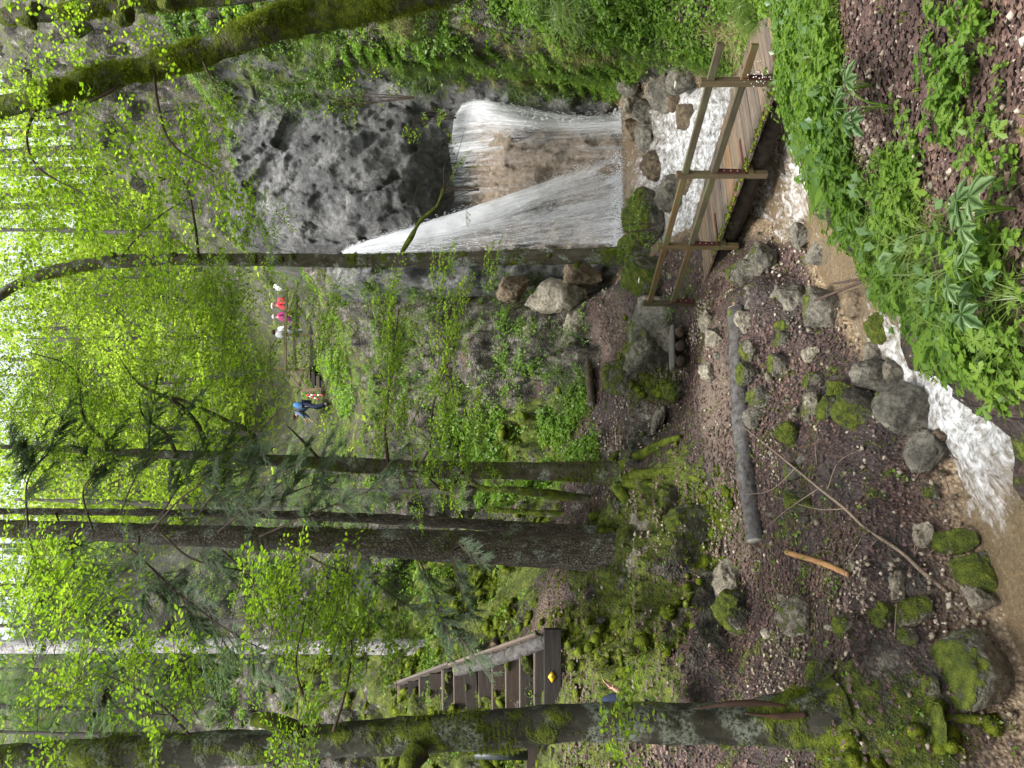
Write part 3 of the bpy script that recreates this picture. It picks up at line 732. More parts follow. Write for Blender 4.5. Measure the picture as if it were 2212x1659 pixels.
# ================================================================ boulders and stones
M_BOULDER = rock_material('boulder_rock', (0.05, 0.048, 0.038), (0.17, 0.157, 0.125), (0.33, 0.305, 0.245))
M_PALE = rock_material('pale_limestone', (0.11, 0.097, 0.075), (0.26, 0.23, 0.175), (0.42, 0.38, 0.30))
M_WETROCK = rock_material('wet_tan_rock', (0.05, 0.04, 0.03), (0.17, 0.125, 0.08), (0.30, 0.23, 0.15))
def boulder_mesh(seed, sub=5, angular=0.5, lump=0.32):
    bm = bmesh.new(); bmesh.ops.create_icosphere(bm, subdivisions=sub, radius=1.0)
    V = np.array([v.co[:] for v in bm.verts]); F = np.array([[v.index for v in f.verts] for f in bm.faces]); bm.free()
    r = np.random.default_rng(seed)
    # cut by random planes for flat faces
    for _ in range(int(5 + 9 * angular)):
        n = r.normal(0, 1, 3); n /= np.linalg.norm(n); d = 0.52 + 0.34 * r.random()
        t = V @ n; over = np.clip(t - d, 0, None)
        V = V - n * (over * (0.75 + 0.25 * angular))[:, None]
    nz = fbm(V * 1.3 + seed * 3.1, 4, seed)
    V = V * (1 + .75 * lump * nz)[:, None] + V * (0.10 * fbm(V * 4 + seed, 3, seed + 9, True))[:, None]
    if sub > 3: V = V * (1 + 0.045 * fbm(V * 9 + seed, 3, seed + 4, True))[:, None]
    return mesh_np('boulder', V, F, None, angular < 0.45)
BM = [boulder_mesh(s, 5, a, l) for s, a, l in ((1,.6,.34),(2,.35,.3),(3,.9,.3),(4,.6,.38),(5,.2,.22),(6,1.0,.3),(7,.45,.45),(8,.8,.34))]
for me in BM: me.materials.append(M_BOULDER)
BMP = [m.copy() for m in BM]; BMW = [m.copy() for m in BM]
for m in BMP: m.materials[0] = M_PALE
for m in BMW: m.materials[0] = M_WETROCK
def boulder(u, v, w, h, moss, label, kind='g', variant=None, Y=None, rz=None, tall=None, cat='boulder', name='boulder', group=None, depth=1.0):
    """w,h: size in picture pixels; stands on the ground where the pixel's ray meets it"""
    foot = ground_hit(u, v + h * 0.32) if Y is None else P(u, v + h * 0.32, Y)
    Yd = foot[1]; sw = px(w, Yd) * 0.56; sh = px(h, Yd) * 0.62 if tall is None else tall
    i = int(rng.integers(len(BM))) if variant is None else variant
    me = {'g': BM, 'p': BMP, 'w': BMW}[kind][i]
    o = obj(name, me, None, None, foot + np.array((0, sw * 0.35, sh * 0.30)), (rng.uniform(-.2, .2), rng.uniform(-.2, .2), rng.uniform(0, 6.28) if rz is None else rz), (sw, sw * depth * rng.uniform(.85, 1.1), sh))
    o['moss'] = float(moss + (.12 if moss > .15 else 0))
    return tag(o, label, cat, group)
B = boulder
B(773,1862,98,112,.50,'big boulder with bright moss cap beside the white water',variant=1)
B(773,1976,104,122,.18,'big smooth grey oval boulder at the edge of the white water',variant=4)
B(843,1886,68,100,.08,'angular bare grey boulder upstream of the smooth oval boulder',variant=2)
B(856,1939,60,50,-.2,'rounded tan stone wedged between oval boulder and white water',kind='p',variant=4)
B(889,1892,58,62,-.1,'pale lumpy stone on the bank above the white water',kind='p',variant=3)
B(949,1914,66,60,.60,'moss capped boulder standing in the middle of the stream',variant=6)
B(1006,1858,66,52,-.3,'wet tan boulder washed by the shallow stream',kind='w',variant=0)
B(999,1792,84,92,.28,'flat grey green boulder where the bank meets the shallow stream',variant=7)
B(1012,1706,84,76,.14,'dark square boulder below the end post of the footbridge',variant=2)
B(953,1700,36,44,.50,'small mossy boulder left of the dark square boulder',variant=6)
B(930,1690,34,40,.45,'small mossy stone between dark square boulder and long log',variant=3)
B(989,1950,64,46,-.3,'brown water washed boulder against the far bank log',kind='w',variant=1)
B(676,2000,92,74,.05,'dark grey jagged boulder downstream of the smooth oval boulder',variant=5)
B(713,2044,50,42,-.2,'small wet brown stone touching the white water',kind='w',variant=0)
B(596,2030,36,36,.35,'small mossy stone on the gravel beside the calm pool',variant=1)
B(723,1708,48,52,.70,'round cushion of moss on a stone in the leaf litter',variant=6)
B(819,1812,44,48,.55,'mossy stone leaning on the moss capped boulder',variant=0)
B(778,1756,60,46,.32,'broad pale stone with mossy back above the big moss capped boulder',kind='p',variant=3)
B(776,1784,58,44,.50,'mossy stone tucked behind the big moss capped boulder',variant=2)
B(829,1756,46,42,.52,'mossy lump between long log and angular grey boulder',variant=1)
B(873,1684,50,52,.35,'mossy broken boulder just below the long log',variant=7)
B(893,1750,32,34,.05,'little pale stone below the long log',kind='p',variant=0)
B(639,1712,40,40,.35,'mossy stone beside the thin fallen branch',variant=3)
B(576,1724,50,60,.52,'tall moss grown stone near the left end of the long log',variant=0)
B(423,2122,80,104,.62,'large moss covered boulder on the edge of the calm pool',variant=1)
B(333,1924,70,56,.78,'bright green moss cushion boulder in the leaf litter',variant=6)
B(330,1976,78,70,.52,'mossy boulder with bare pale patch next to the green cushion boulder',kind='p',variant=0)
B(303,1834,52,54,.60,'round mossy stone with bare pale crown',kind='p',variant=4)
B(316,1726,72,78,.30,'boulder with white limestone knobs poking through moss',kind='p',variant=6)
B(196,1780,58,58,.55,'cut mossy stump shaped boulder near the big tree',variant=4)
B(203,1852,52,34,.80,'low flat moss cushion near the roots of the big tree',variant=3)
B(190,2128,160,165,.46,'biggest mossy boulder with bare limestone cracks by the pool corner',variant=7)
B(503,2000,58,42,.12,'pale stone with mossy edge above the calm pool',kind='p',variant=2)
B(486,2042,56,56,.60,'dark mossy boulder above the calm pool',variant=1)
B(486,2094,56,52,.62,'mossy boulder half in the calm pool',variant=0)
B(273,1974,46,44,.55,'small mossy stone behind the boulder with the pale patch',variant=2)
B(373,2104,50,44,-.1,'pale blocky stone on the pool shore',kind='p',variant=3)
B(360,2142,48,44,.0,'pale rounded stone on the pool shore',kind='p',variant=4)
B(170,2022,52,48,.50,'mossy stone with grass beside the biggest mossy boulder',variant=3)
B(70,1940,66,40,-.2,'bare white stone lying in moss by the tree roots',kind='p',variant=0)
B(90,2030,120,26,.85,'wide low moss cushion between tree roots and biggest boulder',variant=4)
B(386,1949,56,44,.0,'pale jagged stone beside grey twigs',kind='p',variant=5)
B(346,1584,74,72,.60,'big mossy boulder by the path below the stairs',variant=6)
B(403,1566,80,58,-.1,'bare pale slab by the path below the spruce',kind='p',variant=2)
B(306,1594,66,60,.52,'mossy boulder second of the path side pair',variant=1)
B(293,1460,96,92,.30,'split limestone boulder with moss below the retaining board',kind='p',variant=3)
B(523,1388,64,72,-.05,'white limestone block at the foot of the spruce',kind='p',variant=5)
B(456,1466,62,74,-.1,'pair of bare white blocks in the mossy mound',kind='p',variant=7)
B(446,1396,70,90,.28,'pale block with moss edge under the spruce trunk',kind='p',variant=2)
B(510,1488,96,120,.58,'massive mossy boulder in the mound under the spruce',variant=3)
B(470,1360,90,70,.66,'mossy boulder wrapped by spruce roots',variant=6)
B(420,1450,80,90,.58,'dark mossy boulder on the near side of the mound',variant=0)
B(560,1450,80,90,.60,'mossy boulder below the mossy tree roots',variant=7)
B(1063,1388,94,104,.62,'rounded moss grown boulder behind the footbridge end rails',variant=1)
B(915,1400,150,135,.28,'wide layered rock mass with moss beside the log bench',variant=7,depth=.8)
B(960,1420,110,120,.12,'grey rock shelf between log bench and footbridge',variant=2)
B(850,1345,84,96,.52,'mossy rock block overhanging the leaf slope',variant=0)
B(819,1459,48,48,.66,'round mossy stone at the end of the log bench',variant=6)
B(753,1425,70,30,-.1,'flat pale slab lying on the leaf slope',kind='p',variant=2)
B(1063,1604,66,70,.48,'mossy boulder in the dark under the footbridge beam',variant=1)
B(1100,1640,90,70,.20,'dark wet boulder under the footbridge beam',variant=3)
B(963,1524,50,36,-.1,'pale ledge stone beside the trodden path',kind='p',variant=5)
B(930,1542,46,34,-.1,'pale flat stone edging the trodden path',kind='p',variant=0)
B(859,1530,44,34,.05,'small pale stone edging the path by the bench',kind='p',variant=3)
B(960,1614,52,40,.05,'pale stone propping the right end of the long log',kind='p',variant=2)
B(906,1616,60,42,.36,'mossy flat stone under the long log',variant=1)
B(850,1618,60,44,.40,'long mossy stone under the middle of the long log',variant=4)
B(756,1632,46,40,.05,'small grey stone under the long log',variant=0)
B(806,1640,50,56,.40,'mossy stone pile piece under the long log',variant=3)
B(1018,1630,60,56,.12,'grey boulder between long log and footbridge end post',variant=7)
B(1466,1426,72,72,.02,'grey block on the right shore of the waterfall pool',variant=5)
B(1482,1356,62,56,.15,'block with mossy top under the right cliff wall',variant=2)
B(1419,1392,58,56,.10,'angular stone among the pool outflow blocks',variant=0)
B(1446,1362,50,50,.0,'pale angular block on the rim of the pool',kind='p',variant=3)
B(1375,1396,70,52,.08,'wide angular block damming the pool',variant=7)
B(1386,1362,44,44,.0,'small tan block on the rim of the pool',kind='w',variant=5)
B(1412,1486,60,56,-.3,'wet tan boulder splitting the cascade',kind='w',variant=0)
B(1305,1416,56,54,-.3,'wet boulder in the middle of the cascade',kind='w',variant=6)
B(1252,1450,84,76,.05,'dark boulder on the left side of the cascade',variant=3)
B(1275,1492,56,50,.0,'dark wet stone just behind the middle bridge post',kind='w',variant=1)
B(1192,1404,104,100,.55,'large mossy boulder on the left shore of the waterfall pool',variant=6)
B(1140,1380,90,90,.50,'mossy boulder under the slim leaning tree',variant=1)
B(1440,1465,40,34,-.2,'orange tan cobble at the right of the cascade',kind='w',variant=4)
B(1500,1470,60,70,.0,'grey stone below the undercut right bank',variant=2)
B(1225,1770,70,50,.05,'dark boulder in the stream below the footbridge',kind='w',variant=2)
B(1160,1730,60,50,.1,'grey boulder at the stream edge below the footbridge',variant=5)
B(1110,1770,56,44,.1,'grey cobble on the gravel below the footbridge',variant=0)
B(1015,1180,84,120,-.1,'tall tan broken outcrop left of the slim tree',kind='p',variant=5,Y=19.3)
B(960,1245,80,66,.0,'wide tan broken outcrop above the short log',kind='p',variant=2,Y=19.0)
B(1066,1245,60,90,-.2,'wet tan outcrop at the foot of the fall beside the slim tree',kind='w',variant=7,Y=19.2)
B(885,1215,90,80,.15,'pale grey cracked outcrop over the short log',kind='g',variant=0,Y=18.9)
B(1040,1095,60,66,.1,'tan ledge higher up left of the waterfall',kind='w',variant=3,Y=19.6)
B(930,1130,90,80,.2,'mossy pale ledge on the wall above the leaf slope',kind='p',variant=5,Y=19.4)
# countable smaller stones scattered over the floor
zones = [ # u0,u1,v0,v1,n,label,kindmix
 (560,960,1650,1840,46,'little stone in the leaf litter between long log and stream'),
 (250,640,1640,2060,44,'little stone in the leaf litter around the fallen sticks'),
 (930,1240,1640,1860,34,'cobble on the gravel bank below the footbridge'),
 (60,420,2020,2200,20,'cobble lying near the calm pool shore'),
 (560,760,2020,2120,16,'cobble on the gravel strip beside the white water'),
 (1230,1500,1380,1540,24,'cobble in and beside the cascade above the footbridge'),
 (1180,1330,1700,1760,12,'cobble in the stream just below the footbridge'),
 (250,620,1300,1560,26,'stone chunk in the mossy mound under the trees'),
 (700,1080,1290,1560,26,'little stone on the leaf slope and path'),
]
STM = [boulder_mesh(40 + i, 2, .7, .3) for i in range(5)]
STP = [m.copy() for m in STM]; STW = [m.copy() for m in STM]
for a, mt in ((STM, M_BOULDER), (STP, M_PALE), (STW, M_WETROCK)):
    for m in a: m.materials.append(mt)
for (u0, u1, v0, v1, n, lab) in zones:
    for k in range(n):
        u = rng.uniform(u0, u1); v = rng.uniform(v0, v1); f = ground_hit(u, v)
        s = px(rng.choice([9, 11, 14, 18, 24], p=[.3, .25, .2, .15, .1]), f[1]) * .55
        wetz = stream_dist(f[0], f[1]); inw = wetz[0] < wetz[2] * 1.2
        pool = STW if inw else (STP if rng.random() < .6 else STM)
        o = obj('stone', pool[int(rng.integers(5))], None, None, f + np.array((0, 0, s * .25)), (rng.uniform(0, 6), rng.uniform(0, 6), rng.uniform(0, 6)), (s * rng.uniform(.8, 1.4), s * rng.uniform(.7, 1.1), s * rng.uniform(.5, .9)))
        o['moss'] = float(-.4 if inw else rng.choice([-.2, .1, .45], p=[.5, .2, .3]))
        look = 'wet tan' if inw else (('bare pale' if pool is STP else 'bare grey') if o['moss'] < .3 else ('mossy pale' if pool is STP else 'mossy grey'))
        lb = look + ' ' + lab; tag(o, lb, 'stone', lb)

# ================================================================ wood: footbridge
M_PLANK = wood_material('deck_plank_wood', (0.085, 0.064, 0.046), (0.20, 0.15, 0.105), (1.2, 14, 14))
M_RAIL = wood_material('rail_wood', (0.06, 0.047, 0.026), (0.125, 0.098, 0.054), (1.2, 12, 12), green=.35)
M_POST = wood_material('post_wood', (0.062, 0.045, 0.024), (0.135, 0.10, 0.054), (12, 12, 1.2), green=.3)
M_BEAM = bark_material('log_beam_bark', (0.012, 0.009, 0.007), (0.05, 0.036, 0.027), moss=.25, stretch=1.0, fine=10)
M_RED = plain_material('red_primed_steel', (0.07, 0.02, 0.016), 0.55, .4, 25)
M_ENDGRAIN = plain_material('post_end_grain', (0.30, 0.29, 0.25), 0.8, .3, 40)
M_STEEL = plain_material('galvanised_steel', (0.42, 0.44, 0.45), 0.4, .2, 30, metal=.8)
def box_part(name, c, d, R, mat, parent, bev=0.0):
    """an axis-aligned bevelled box mesh in its own frame, placed in the parent's frame"""
    bm = bmesh.new(); bmesh.ops.create_cube(bm, size=1.0); bmesh.ops.scale(bm, vec=d, verts=bm.verts)
    if bev: bmesh.ops.bevel(bm, geom=bm.edges[:], offset=bev, segments=1, affect='EDGES')
    me = bpy.data.meshes.new(name); bm.to_mesh(me); bm.free()
    o = obj(name, me, mat, parent)
    M = Matrix.Identity(4)
    if R is not None:
        for i in range(3):
            for j in range(3): M[i][j] = float(R[i][j])
    M.translation = Vector([float(a) - b for a, b in zip(c, parent.location)]) if parent is not None else Vector([float(a) for a in c])
    o.matrix_local = M
    return o
P1 = np.array((4.06, 10.40, -2.78)); P4 = np.array((1.62, 14.86, -2.47))
ax = (P4 - P1); LB = np.linalg.norm(ax); ax = ax / LB
across = np.cross(ax, (0, 0, 1)); across /= np.linalg.norm(across); across = across if across[0] > 0 else -across    # to the right and away
upb = np.cross(across, ax); upb = upb if upb[2] > 0 else -upb
RB = np.stack([ax, across, upb], 1)
RBc = np.stack([across, ax, upb], 1) if np.linalg.det(np.stack([across, ax, upb], 1)) > 0 else np.stack([across, -ax, upb], 1)
fb = empty('footbridge', P1, 'plank footbridge with one post and rail side over the stream below the waterfall', 'bridge')
WD = 1.72; pw = 0.145; t = -0.52; k = 0
while t < LB + 0.55:
    ww_ = pw * rng.uniform(.8, 1.12); over = rng.uniform(-.02, .03)
    c = P1 + ax * (t + ww_ / 2) + across * (WD / 2 - 0.05 + over * .5) + upb * (-0.025 + rng.uniform(-.003, .004))
    a = rng.normal(0, .006); Rr = RBc @ np.array([[math.cos(a), -math.sin(a), 0], [math.sin(a), math.cos(a), 0], [0, 0, 1]])
    box_part('plank', c, (WD + over, ww_ - 0.012, 0.045), Rr, M_PLANK, fb, .004)
    t += ww_; k += 1
for s in (0.16, WD - 0.28):
    q = [P1 + ax * tt_ + across * s + upb * (-0.045 - 0.17) for tt_ in np.linspace(-.75, LB + .7, 12)]
    V, F = tube(q, [.155] * 12, 14, amp=.03, freq=3, seed=int(s * 10), n=40)
    child('log_beam', mesh_np('log_beam', V, F, {'moss': np.zeros(len(V))}, True), M_BEAM, fb)
for i in range(4):
    b = P1 + ax * (LB * i / 3) - across * 0.105
    pst = box_part('post', b + np.array((0, 0, 0.34)), (0.092, 0.092, 1.36), np.stack([across, ax if np.linalg.det(np.stack([across, ax, upb], 1)) > 0 else -ax, np.array((0, 0, 1.0))], 1), M_POST, fb, .006)
    pe = box_part('post_end', b + np.array((0, 0, 1.022)), (0.082, 0.082, 0.006), RBc, M_ENDGRAIN, fb)
    pe.matrix_parent_inverse = pst.matrix_basis.inverted(); pe.parent = pst
    br = box_part('bracket', b - ax * 0.058 + upb * 0.27, (0.006, 0.085, 0.42), RB, M_RED, fb)
    box_part('bracket_foot', b + ax * -0.02 + across * .32 + upb * 0.006, (0.075, 0.72, 0.012), RB, M_RED, fb)
    box_part('cross_bearer', b + across * .28 + upb * (-0.09), (0.10, 0.62, 0.075), RB, M_POST, fb, .004)
    for q in range(4):
        V, F = tube([b - ax * 0.061 + upb * (0.12 + .1 * q), b - ax * 0.069 + upb * (0.12 + .1 * q)], [.010, .010], 8)
        nest(child('bolt', mesh_np('bolt', V, F), M_STEEL, fb), br)
for i in range(-1, 3):
    t0, t1 = LB * i / 3 + .03, LB * (i + 1) / 3 - .03
    if i == -1: t0, t1 = -0.50, -0.03
    for hgt, th in ((0.87, .098), (0.44, .098)):
        c = P1 + ax * ((t0 + t1) / 2) - across * 0.105 + upb * hgt + np.array((0, 0, .02))
        box_part('rail', c, (t1 - t0 + .10, 0.055, th), RB, M_RAIL, fb, .006)
# moss growing on the deck edge
mb = MB(); r = np.random.default_rng(5)
for q in range(260):
    tt_ = r.choice([.2, .9, 1.7, 2.6, 3.3]) + r.normal(0, .22); c = P1 + ax * tt_ + across * r.normal(-.03, .05) + upb * 0.004
    s = r.uniform(.012, .035); mb.add(oc * np.array((s, s, s * .8)) + c, None, np.array([[0,2,4],[2,1,4],[1,3,4],[3,0,4],[2,0,5],[1,2,5],[3,1,5],[0,3,5]]))
Nm = NT('moss'); mc, mn = moss_color(Nm, Nm.pos()); M_MOSS = Nm.done(Nm.bsdf(mc, .95, Nm.bump(mn, .8, .03), .1))
o = child('edge_moss', mb.mesh('edge_moss', True), M_MOSS, fb); o['kind'] = 'stuff'

# ================================================================ logs, bench, sticks
M_GREYLOG = bark_material('weathered_log', (0.03, 0.026, 0.023), (0.15, 0.142, 0.138), moss=.14, stretch=1.0, fine=9)
M_LOGBARK = bark_material('log_bark', (0.03, 0.02, 0.015), (0.10, 0.075, 0.055), moss=.16, stretch=1.0, fine=9)
M_PEELED = wood_material('peeled_stick_wood', (0.22, 0.115, 0.05), (0.42, 0.25, 0.12), (2, 2, 2))
M_TWIG = plain_material('twig_bark', (0.075, 0.05, 0.038), .8, .5, 30)
M_TWIGPALE = plain_material('pale_twig_bark', (0.20, 0.15, 0.11), .8, .4, 30)
M_LOGWOOD = wood_material('split_log_wood', (0.10, 0.088, 0.075), (0.21, 0.185, 0.155), (1.5, 10, 10))
def log(name, pts, rad, mat, label, cat='log', seed=1, seg=16, n=30, amp=.02, group=None, end=None):
    base = np.asarray(pts[0], float); V, F = tube([np.asarray(p) - base for p in pts], rad, seg, amp=amp, freq=4, seed=seed, n=n)
    t = empty(name, base, label, cat, group) if end is not None else None
    me = mesh_np(name, V, F, {'moss': np.zeros(len(V))}, True)
    if t is None:
        return tag(obj(name, me, mat, None, base), label, cat, group)
    tk = obj('trunk', me, mat, t)
    for q, w in ((0, 1), (-1, -2)):
        d = np.asarray(pts[q]) - np.asarray(pts[w]); d /= np.linalg.norm(d)
        a = np.asarray(pts[q]) - base
        V, F = tube([a - d * .01, a + d * .012], [rad[q] * .93] * 2, 16); nest(obj('cut_end', mesh_np('cut_end', V, F), end, t), tk)
    return t
def G(u, v, dz=0.0):
    q = ground_hit(u, v); q[2] += dz; return q
a = P(992,1592,12.35); b = P(740,1604,11.85); c = P(492,1634,11.15)
log('long_log', [a, b, c], [.155, .145, .14], M_GREYLOG, 'long grey weathered log edging the trodden path', end=M_ENDGRAIN, seed=3, n=60, amp=.045)
log('short_log', [G(895,1282,.10), G(785,1290,.10)], [.10, .10], M_LOGBARK, 'short brown log lying under the rock wall at the top of the leaf slope', end=M_LOGWOOD, seed=4)
log('bank_log', [np.array((x_, y_, float(H(x_, y_)) + .07)) for x_, y_ in ((1.80, 9.62), (1.13, 8.80), (.50, 8.22), (.05, 7.95))], [.085, .10, .11, .10], M_BEAM, 'old mossy log lying along the overgrown bank beside the white water', seed=6)
log('stream_branch', [P(1010,1760,10.2), P(1060,1890,9.2), P(1072,1950,8.8)], [.018, .022, .026], M_TWIG, 'dark brown broken branch hanging over the stream, longer of two', cat='branch', seg=6, amp=.004)
log('stream_branch', [P(1046,1800,10.0), P(1058,1880,9.3), P(1058,1966,8.7)], [.012, .022, .022], M_TWIG, 'straight brown stick hanging over the stream beside the longer branch', cat='branch', seg=6, amp=.004)
log('stick', [P(905,1958,8.9), P(918,1995,8.6)], [.013, .016], M_TWIG, 'short brown stick poking out of the white water', cat='stick', seg=6, amp=.003)
log('stick', [G(466,1706,.03), G(444,1780,.035), G(418,1842,.03)], [.034, .038, .03], M_PEELED, 'peeled orange brown stick lying in the leaf litter', cat='stick', seg=10, amp=.008)
t = empty('fallen_branch', G(380,2088,.05), 'long thin fallen branch lying across the leaf litter down to the pool', 'branch')
main = [G(740 - 360 * f_, 1640 + 448 * f_, .24 - .10 * f_) for f_ in np.linspace(0, 1, 9)]
V, F = tube(main, list(np.linspace(.008, .024, 9)), 6, n=40, amp=.006, seed=2); child('stem', mesh_np('stem', V, F, None, True), M_TWIGPALE, t)
for q in [[(560,1880),(560,1800),(590,1700)],[(600,1830),(660,1850),(690,1900)],[(650,1757),(600,1700),(590,1640)],[(610,1815),(560,1740),(520,1690)],[(520,1930),(470,1900),(440,1860)]]:
    V, F = tube([G(*p_, .20) for p_ in q], [.009, .006, .003], 5, n=14); child('twig', mesh_np('twig', V, F, None, True), M_TWIGPALE, t)
for i, (q, mt_, lab) in enumerate([([(1020,1640),(960,1690),(935,1740)], M_TWIGPALE, 'thin pale stick beside the dark square boulder'),
        ([(450,1750),(470,1790),(455,1840)], M_TWIG, 'thin dark stick next to the peeled stick'), ([(360,1960),(372,1900),(378,1850)], M_TWIGPALE, 'grey forked twig behind the boulder with the pale patch'),
        ([(840,1670),(800,1690),(770,1700)], M_TWIG, 'thin dark twig under the middle of the long log'), ([(690,1990),(640,2010),(560,2040)], M_TWIG, 'curved dark twig beside the jagged grey boulder'),
        ([(250,1690),(230,1740),(235,1800)], M_TWIG, 'dark twig near the stump shaped boulder')]):
    log('twig', [G(*p_, .05) for p_ in q], [.009, .008, .004], mt_, lab, cat='twig', seg=5, n=14, amp=.004)
for q in range(70):
    u, v = rng.uniform(230, 720), rng.uniform(1640, 2080); a_ = G(u, v, .025); an = rng.uniform(0, 6.28); L_ = rng.uniform(.12, .5)
    log('twig', [a_, a_ + np.array((math.cos(an) * L_ * .5, math.sin(an) * L_ * .5, .04)), a_ + np.array((math.cos(an + .4) * L_, math.sin(an + .4) * L_, .01))], [.005, .004, .003], M_TWIG if q % 3 else M_TWIGPALE,
        ('dark' if q % 3 else 'pale') + ' bare little twig lying on the brown leaf litter', cat='twig', seg=5, n=8, amp=.002, group=('dark' if q % 3 else 'pale') + ' twigs on the leaf litter')
bn = empty('log_bench', G(905,1505), 'low bench of two split logs on round stumps by the mossy rocks', 'bench')
bz = np.array((0, 0, .20)); b0 = G(948,1478); b1 = G(868,1488); b0[2] = b1[2] = max(b0[2], b1[2]) + .22
d = (b1 - b0) / np.linalg.norm(b1 - b0); Rn = frame_to(d)
for off in (-.12, .12):
    o = box_part('seat_board', (b0 + b1) / 2 + Rn[:, 1] * off, (np.linalg.norm(b1 - b0) + .12, .21, .07), Rn, M_LOGWOOD, bn, .02)
for f_ in (.12, .5, .9):
    q = b0 * (1 - f_) + b1 * f_
    V, F = tube([q - Rn[:, 1] * .26 - np.array((0, 0, .13)), q + Rn[:, 1] * .26 - np.array((0, 0, .13))], [.10, .10], 14); child('support_log', mesh_np('support_log', V, F, {'moss': np.zeros(len(V))}), M_LOGBARK, bn)

# ================================================================ stairs, retaining board, sign
M_STEP = wood_material('stair_timber', (0.014, 0.010, 0.008), (0.042, 0.031, 0.025), (1, 10, 10))
M_STRING = wood_material('stringer_wood', (0.10, 0.076, 0.06), (0.21, 0.165, 0.135), (1, 12, 12))
M_GRIT = plain_material('tread_grit', (0.16, 0.13, 0.10), .9, .5, 60, bump=.5)
S0 = P(285,1180,13.0); S1 = P(172,858,15.6)
st = empty('timber_stairs', S0, 'steep trail stairs of dark timber risers climbing behind the big mossy tree', 'stairs')
NS = 12; wst = 2.3
dh = np.array((S1[0] - S0[0], S1[1] - S0[1], 0)); dh /= np.linalg.norm(dh)
side = np.array((-1.0, 0.10, 0)); side /= np.linalg.norm(side)
Rs = np.stack([side, np.cross((0, 0, 1.0), side), (0, 0, 1.0)], 1)
for i in range(NS):
    c0 = S0 + (S1 - S0) * (i / NS); rise = (S1[2] - S0[2]) / NS
    Rj = Rs @ np.array([[math.cos(.05 * rng.normal()), 0, 0.04 * rng.normal()], [0, 1, 0], [-.03 * rng.normal(), 0, 1]])
    box_part('riser', c0 + side * wst / 2 + np.array((0, .02, rise * .30)), (wst, .06, rise * .92), Rj, M_STEP, st, .006)
    box_part('tread', c0 + side * wst / 2 + np.array((0, .17, rise * .72)), (wst - .04, .30, .06), Rs, M_GRIT, st, .01)
e0, e1 = S0 + np.array((.03, -.02, .12)), S1 + np.array((.03, -.02, .16))
em = e0 * .46 + e1 * .54
for q0, q1 in ((e0, em), (em + np.array((.03, 0, 0)), e1)):
    box_part('stringer', (q0 + q1) / 2, (np.linalg.norm(q1 - q0), .05, .16), frame_to(q1 - q0), M_STRING, st, .006)
for i in range(16):
    t_ = rng.random(); c0 = S0 + (S1 - S0) * t_ + side * rng.uniform(.02, .5) + np.array((0, 0, .12)); s = rng.uniform(.04, .11)
    V = BM[1]; o = obj('moss_clump', BM[int(rng.integers(8))], None, st, c0 - S0, (0, 0, rng.uniform(0, 6)), (s * 1.3, s, s * .7)); o['moss'] = 1.0
log('stair_log', [P(276,1182,12.9), P(238,1080,13.6), P(212,988,14.3)], [.115, .12, .115], M_GREYLOG, 'smooth grey log laid along the stairs as side rail', end=M_ENDGRAIN, seed=8)
log('stair_log', [P(262,1068,14.4), P(300,1088,14.9)], [.10, .10], M_LOGBARK, 'mossy round log poking from the slope beside the stairs', end=M_LOGWOOD, seed=9)
rb = box_part('retaining_board', P(170,1194,12.75), (px(262,12.75), .09, px(38,12.75)), None, M_STEP, None, .01); tag(rb, 'dark timber retaining board at the foot of the stairs', 'board')
rb2 = box_part('retaining_board', P(-10,1208,12.5), (px(110,12.5), .09, px(36,12.5)), None, M_STEP, None, .01); tag(rb2, 'dark timber retaining board to the left of the big mossy tree', 'board')
rb3 = box_part('retaining_board', P(10,1152,12.9), (px(90,12.9), .07, px(30,12.9)), None, M_STEP, None, .01); tag(rb3, 'upper dark board with gravel in front left of the big mossy tree', 'board')
M_PIPE = plain_material('dark_coated_steel', (0.028, 0.036, 0.036), .45, .2, 20)
V, F = tube([P(27,1140,12.6), P(30,1026,12.6)], [.075, .075], 12); po = tag(obj('steel_post', mesh_np('steel_post', V, F), M_PIPE), 'dark coated steel post beside the boards left of the big tree', 'post')
# trail sign
M_YEL = plain_material('sign_yellow', (0.72, 0.42, 0.02), .5, .05, 10, bump=0); M_BLK = plain_material('sign_black', (0.012, 0.012, 0.012), .6, .05, 10, bump=0)
sc0 = P(197,1192,12.70); sg = empty('trail_sign', sc0, 'small yellow diamond trail sign with black walking hiker on the retaining board', 'sign')
hw, hh = px(12.5, 12.7), px(8.3, 12.7)
mb = MB(); q = [(-hw,0),(0,-hh),(hw,0),(0,hh)]
Vv = [(x, y, z) for y in (-.012, .0) for x, z in q]
mb.add(Vv, [[0,1,2,3],[7,6,5,4],[0,4,5,1],[1,5,6,2],[2,6,7,3],[3,7,4,0]]); obj('plate', mb.mesh('plate'), M_YEL, sg)
mb = MB(); s = hh / 8.0
def strip(x0, z0, x1, z1, wd):
    d = np.array((x1 - x0, z1 - z0)); d /= np.linalg.norm(d); n_ = np.array((-d[1], d[0])) * wd / 2
    mb.add([((x0 + n_[0]) * s, -.0145, (z0 + n_[1]) * s), ((x0 - n_[0]) * s, -.0145, (z0 - n_[1]) * s), ((x1 - n_[0]) * s, -.0145, (z1 - n_[1]) * s), ((x1 + n_[0]) * s, -.0145, (z1 + n_[1]) * s)], [[0,1,2,3]])
for q in ((0,1.8,.4,-.6,1.5),(.3,-.4,1.5,-2,.8),(1.5,-2,1.2,-3.8,.7),(.3,-.4,-.8,-2,.8),(-.8,-2,-2,-3.4,.7),(0,1.4,1.4,.2,.6),(1.4,.2,2.2,-.2,.5),(-.1,1.6,-1.0,.6,1.0),(-.2,2.4,.6,3.0,1.2),(2.2,.2,2.4,-3.8,.3)): strip(*q)
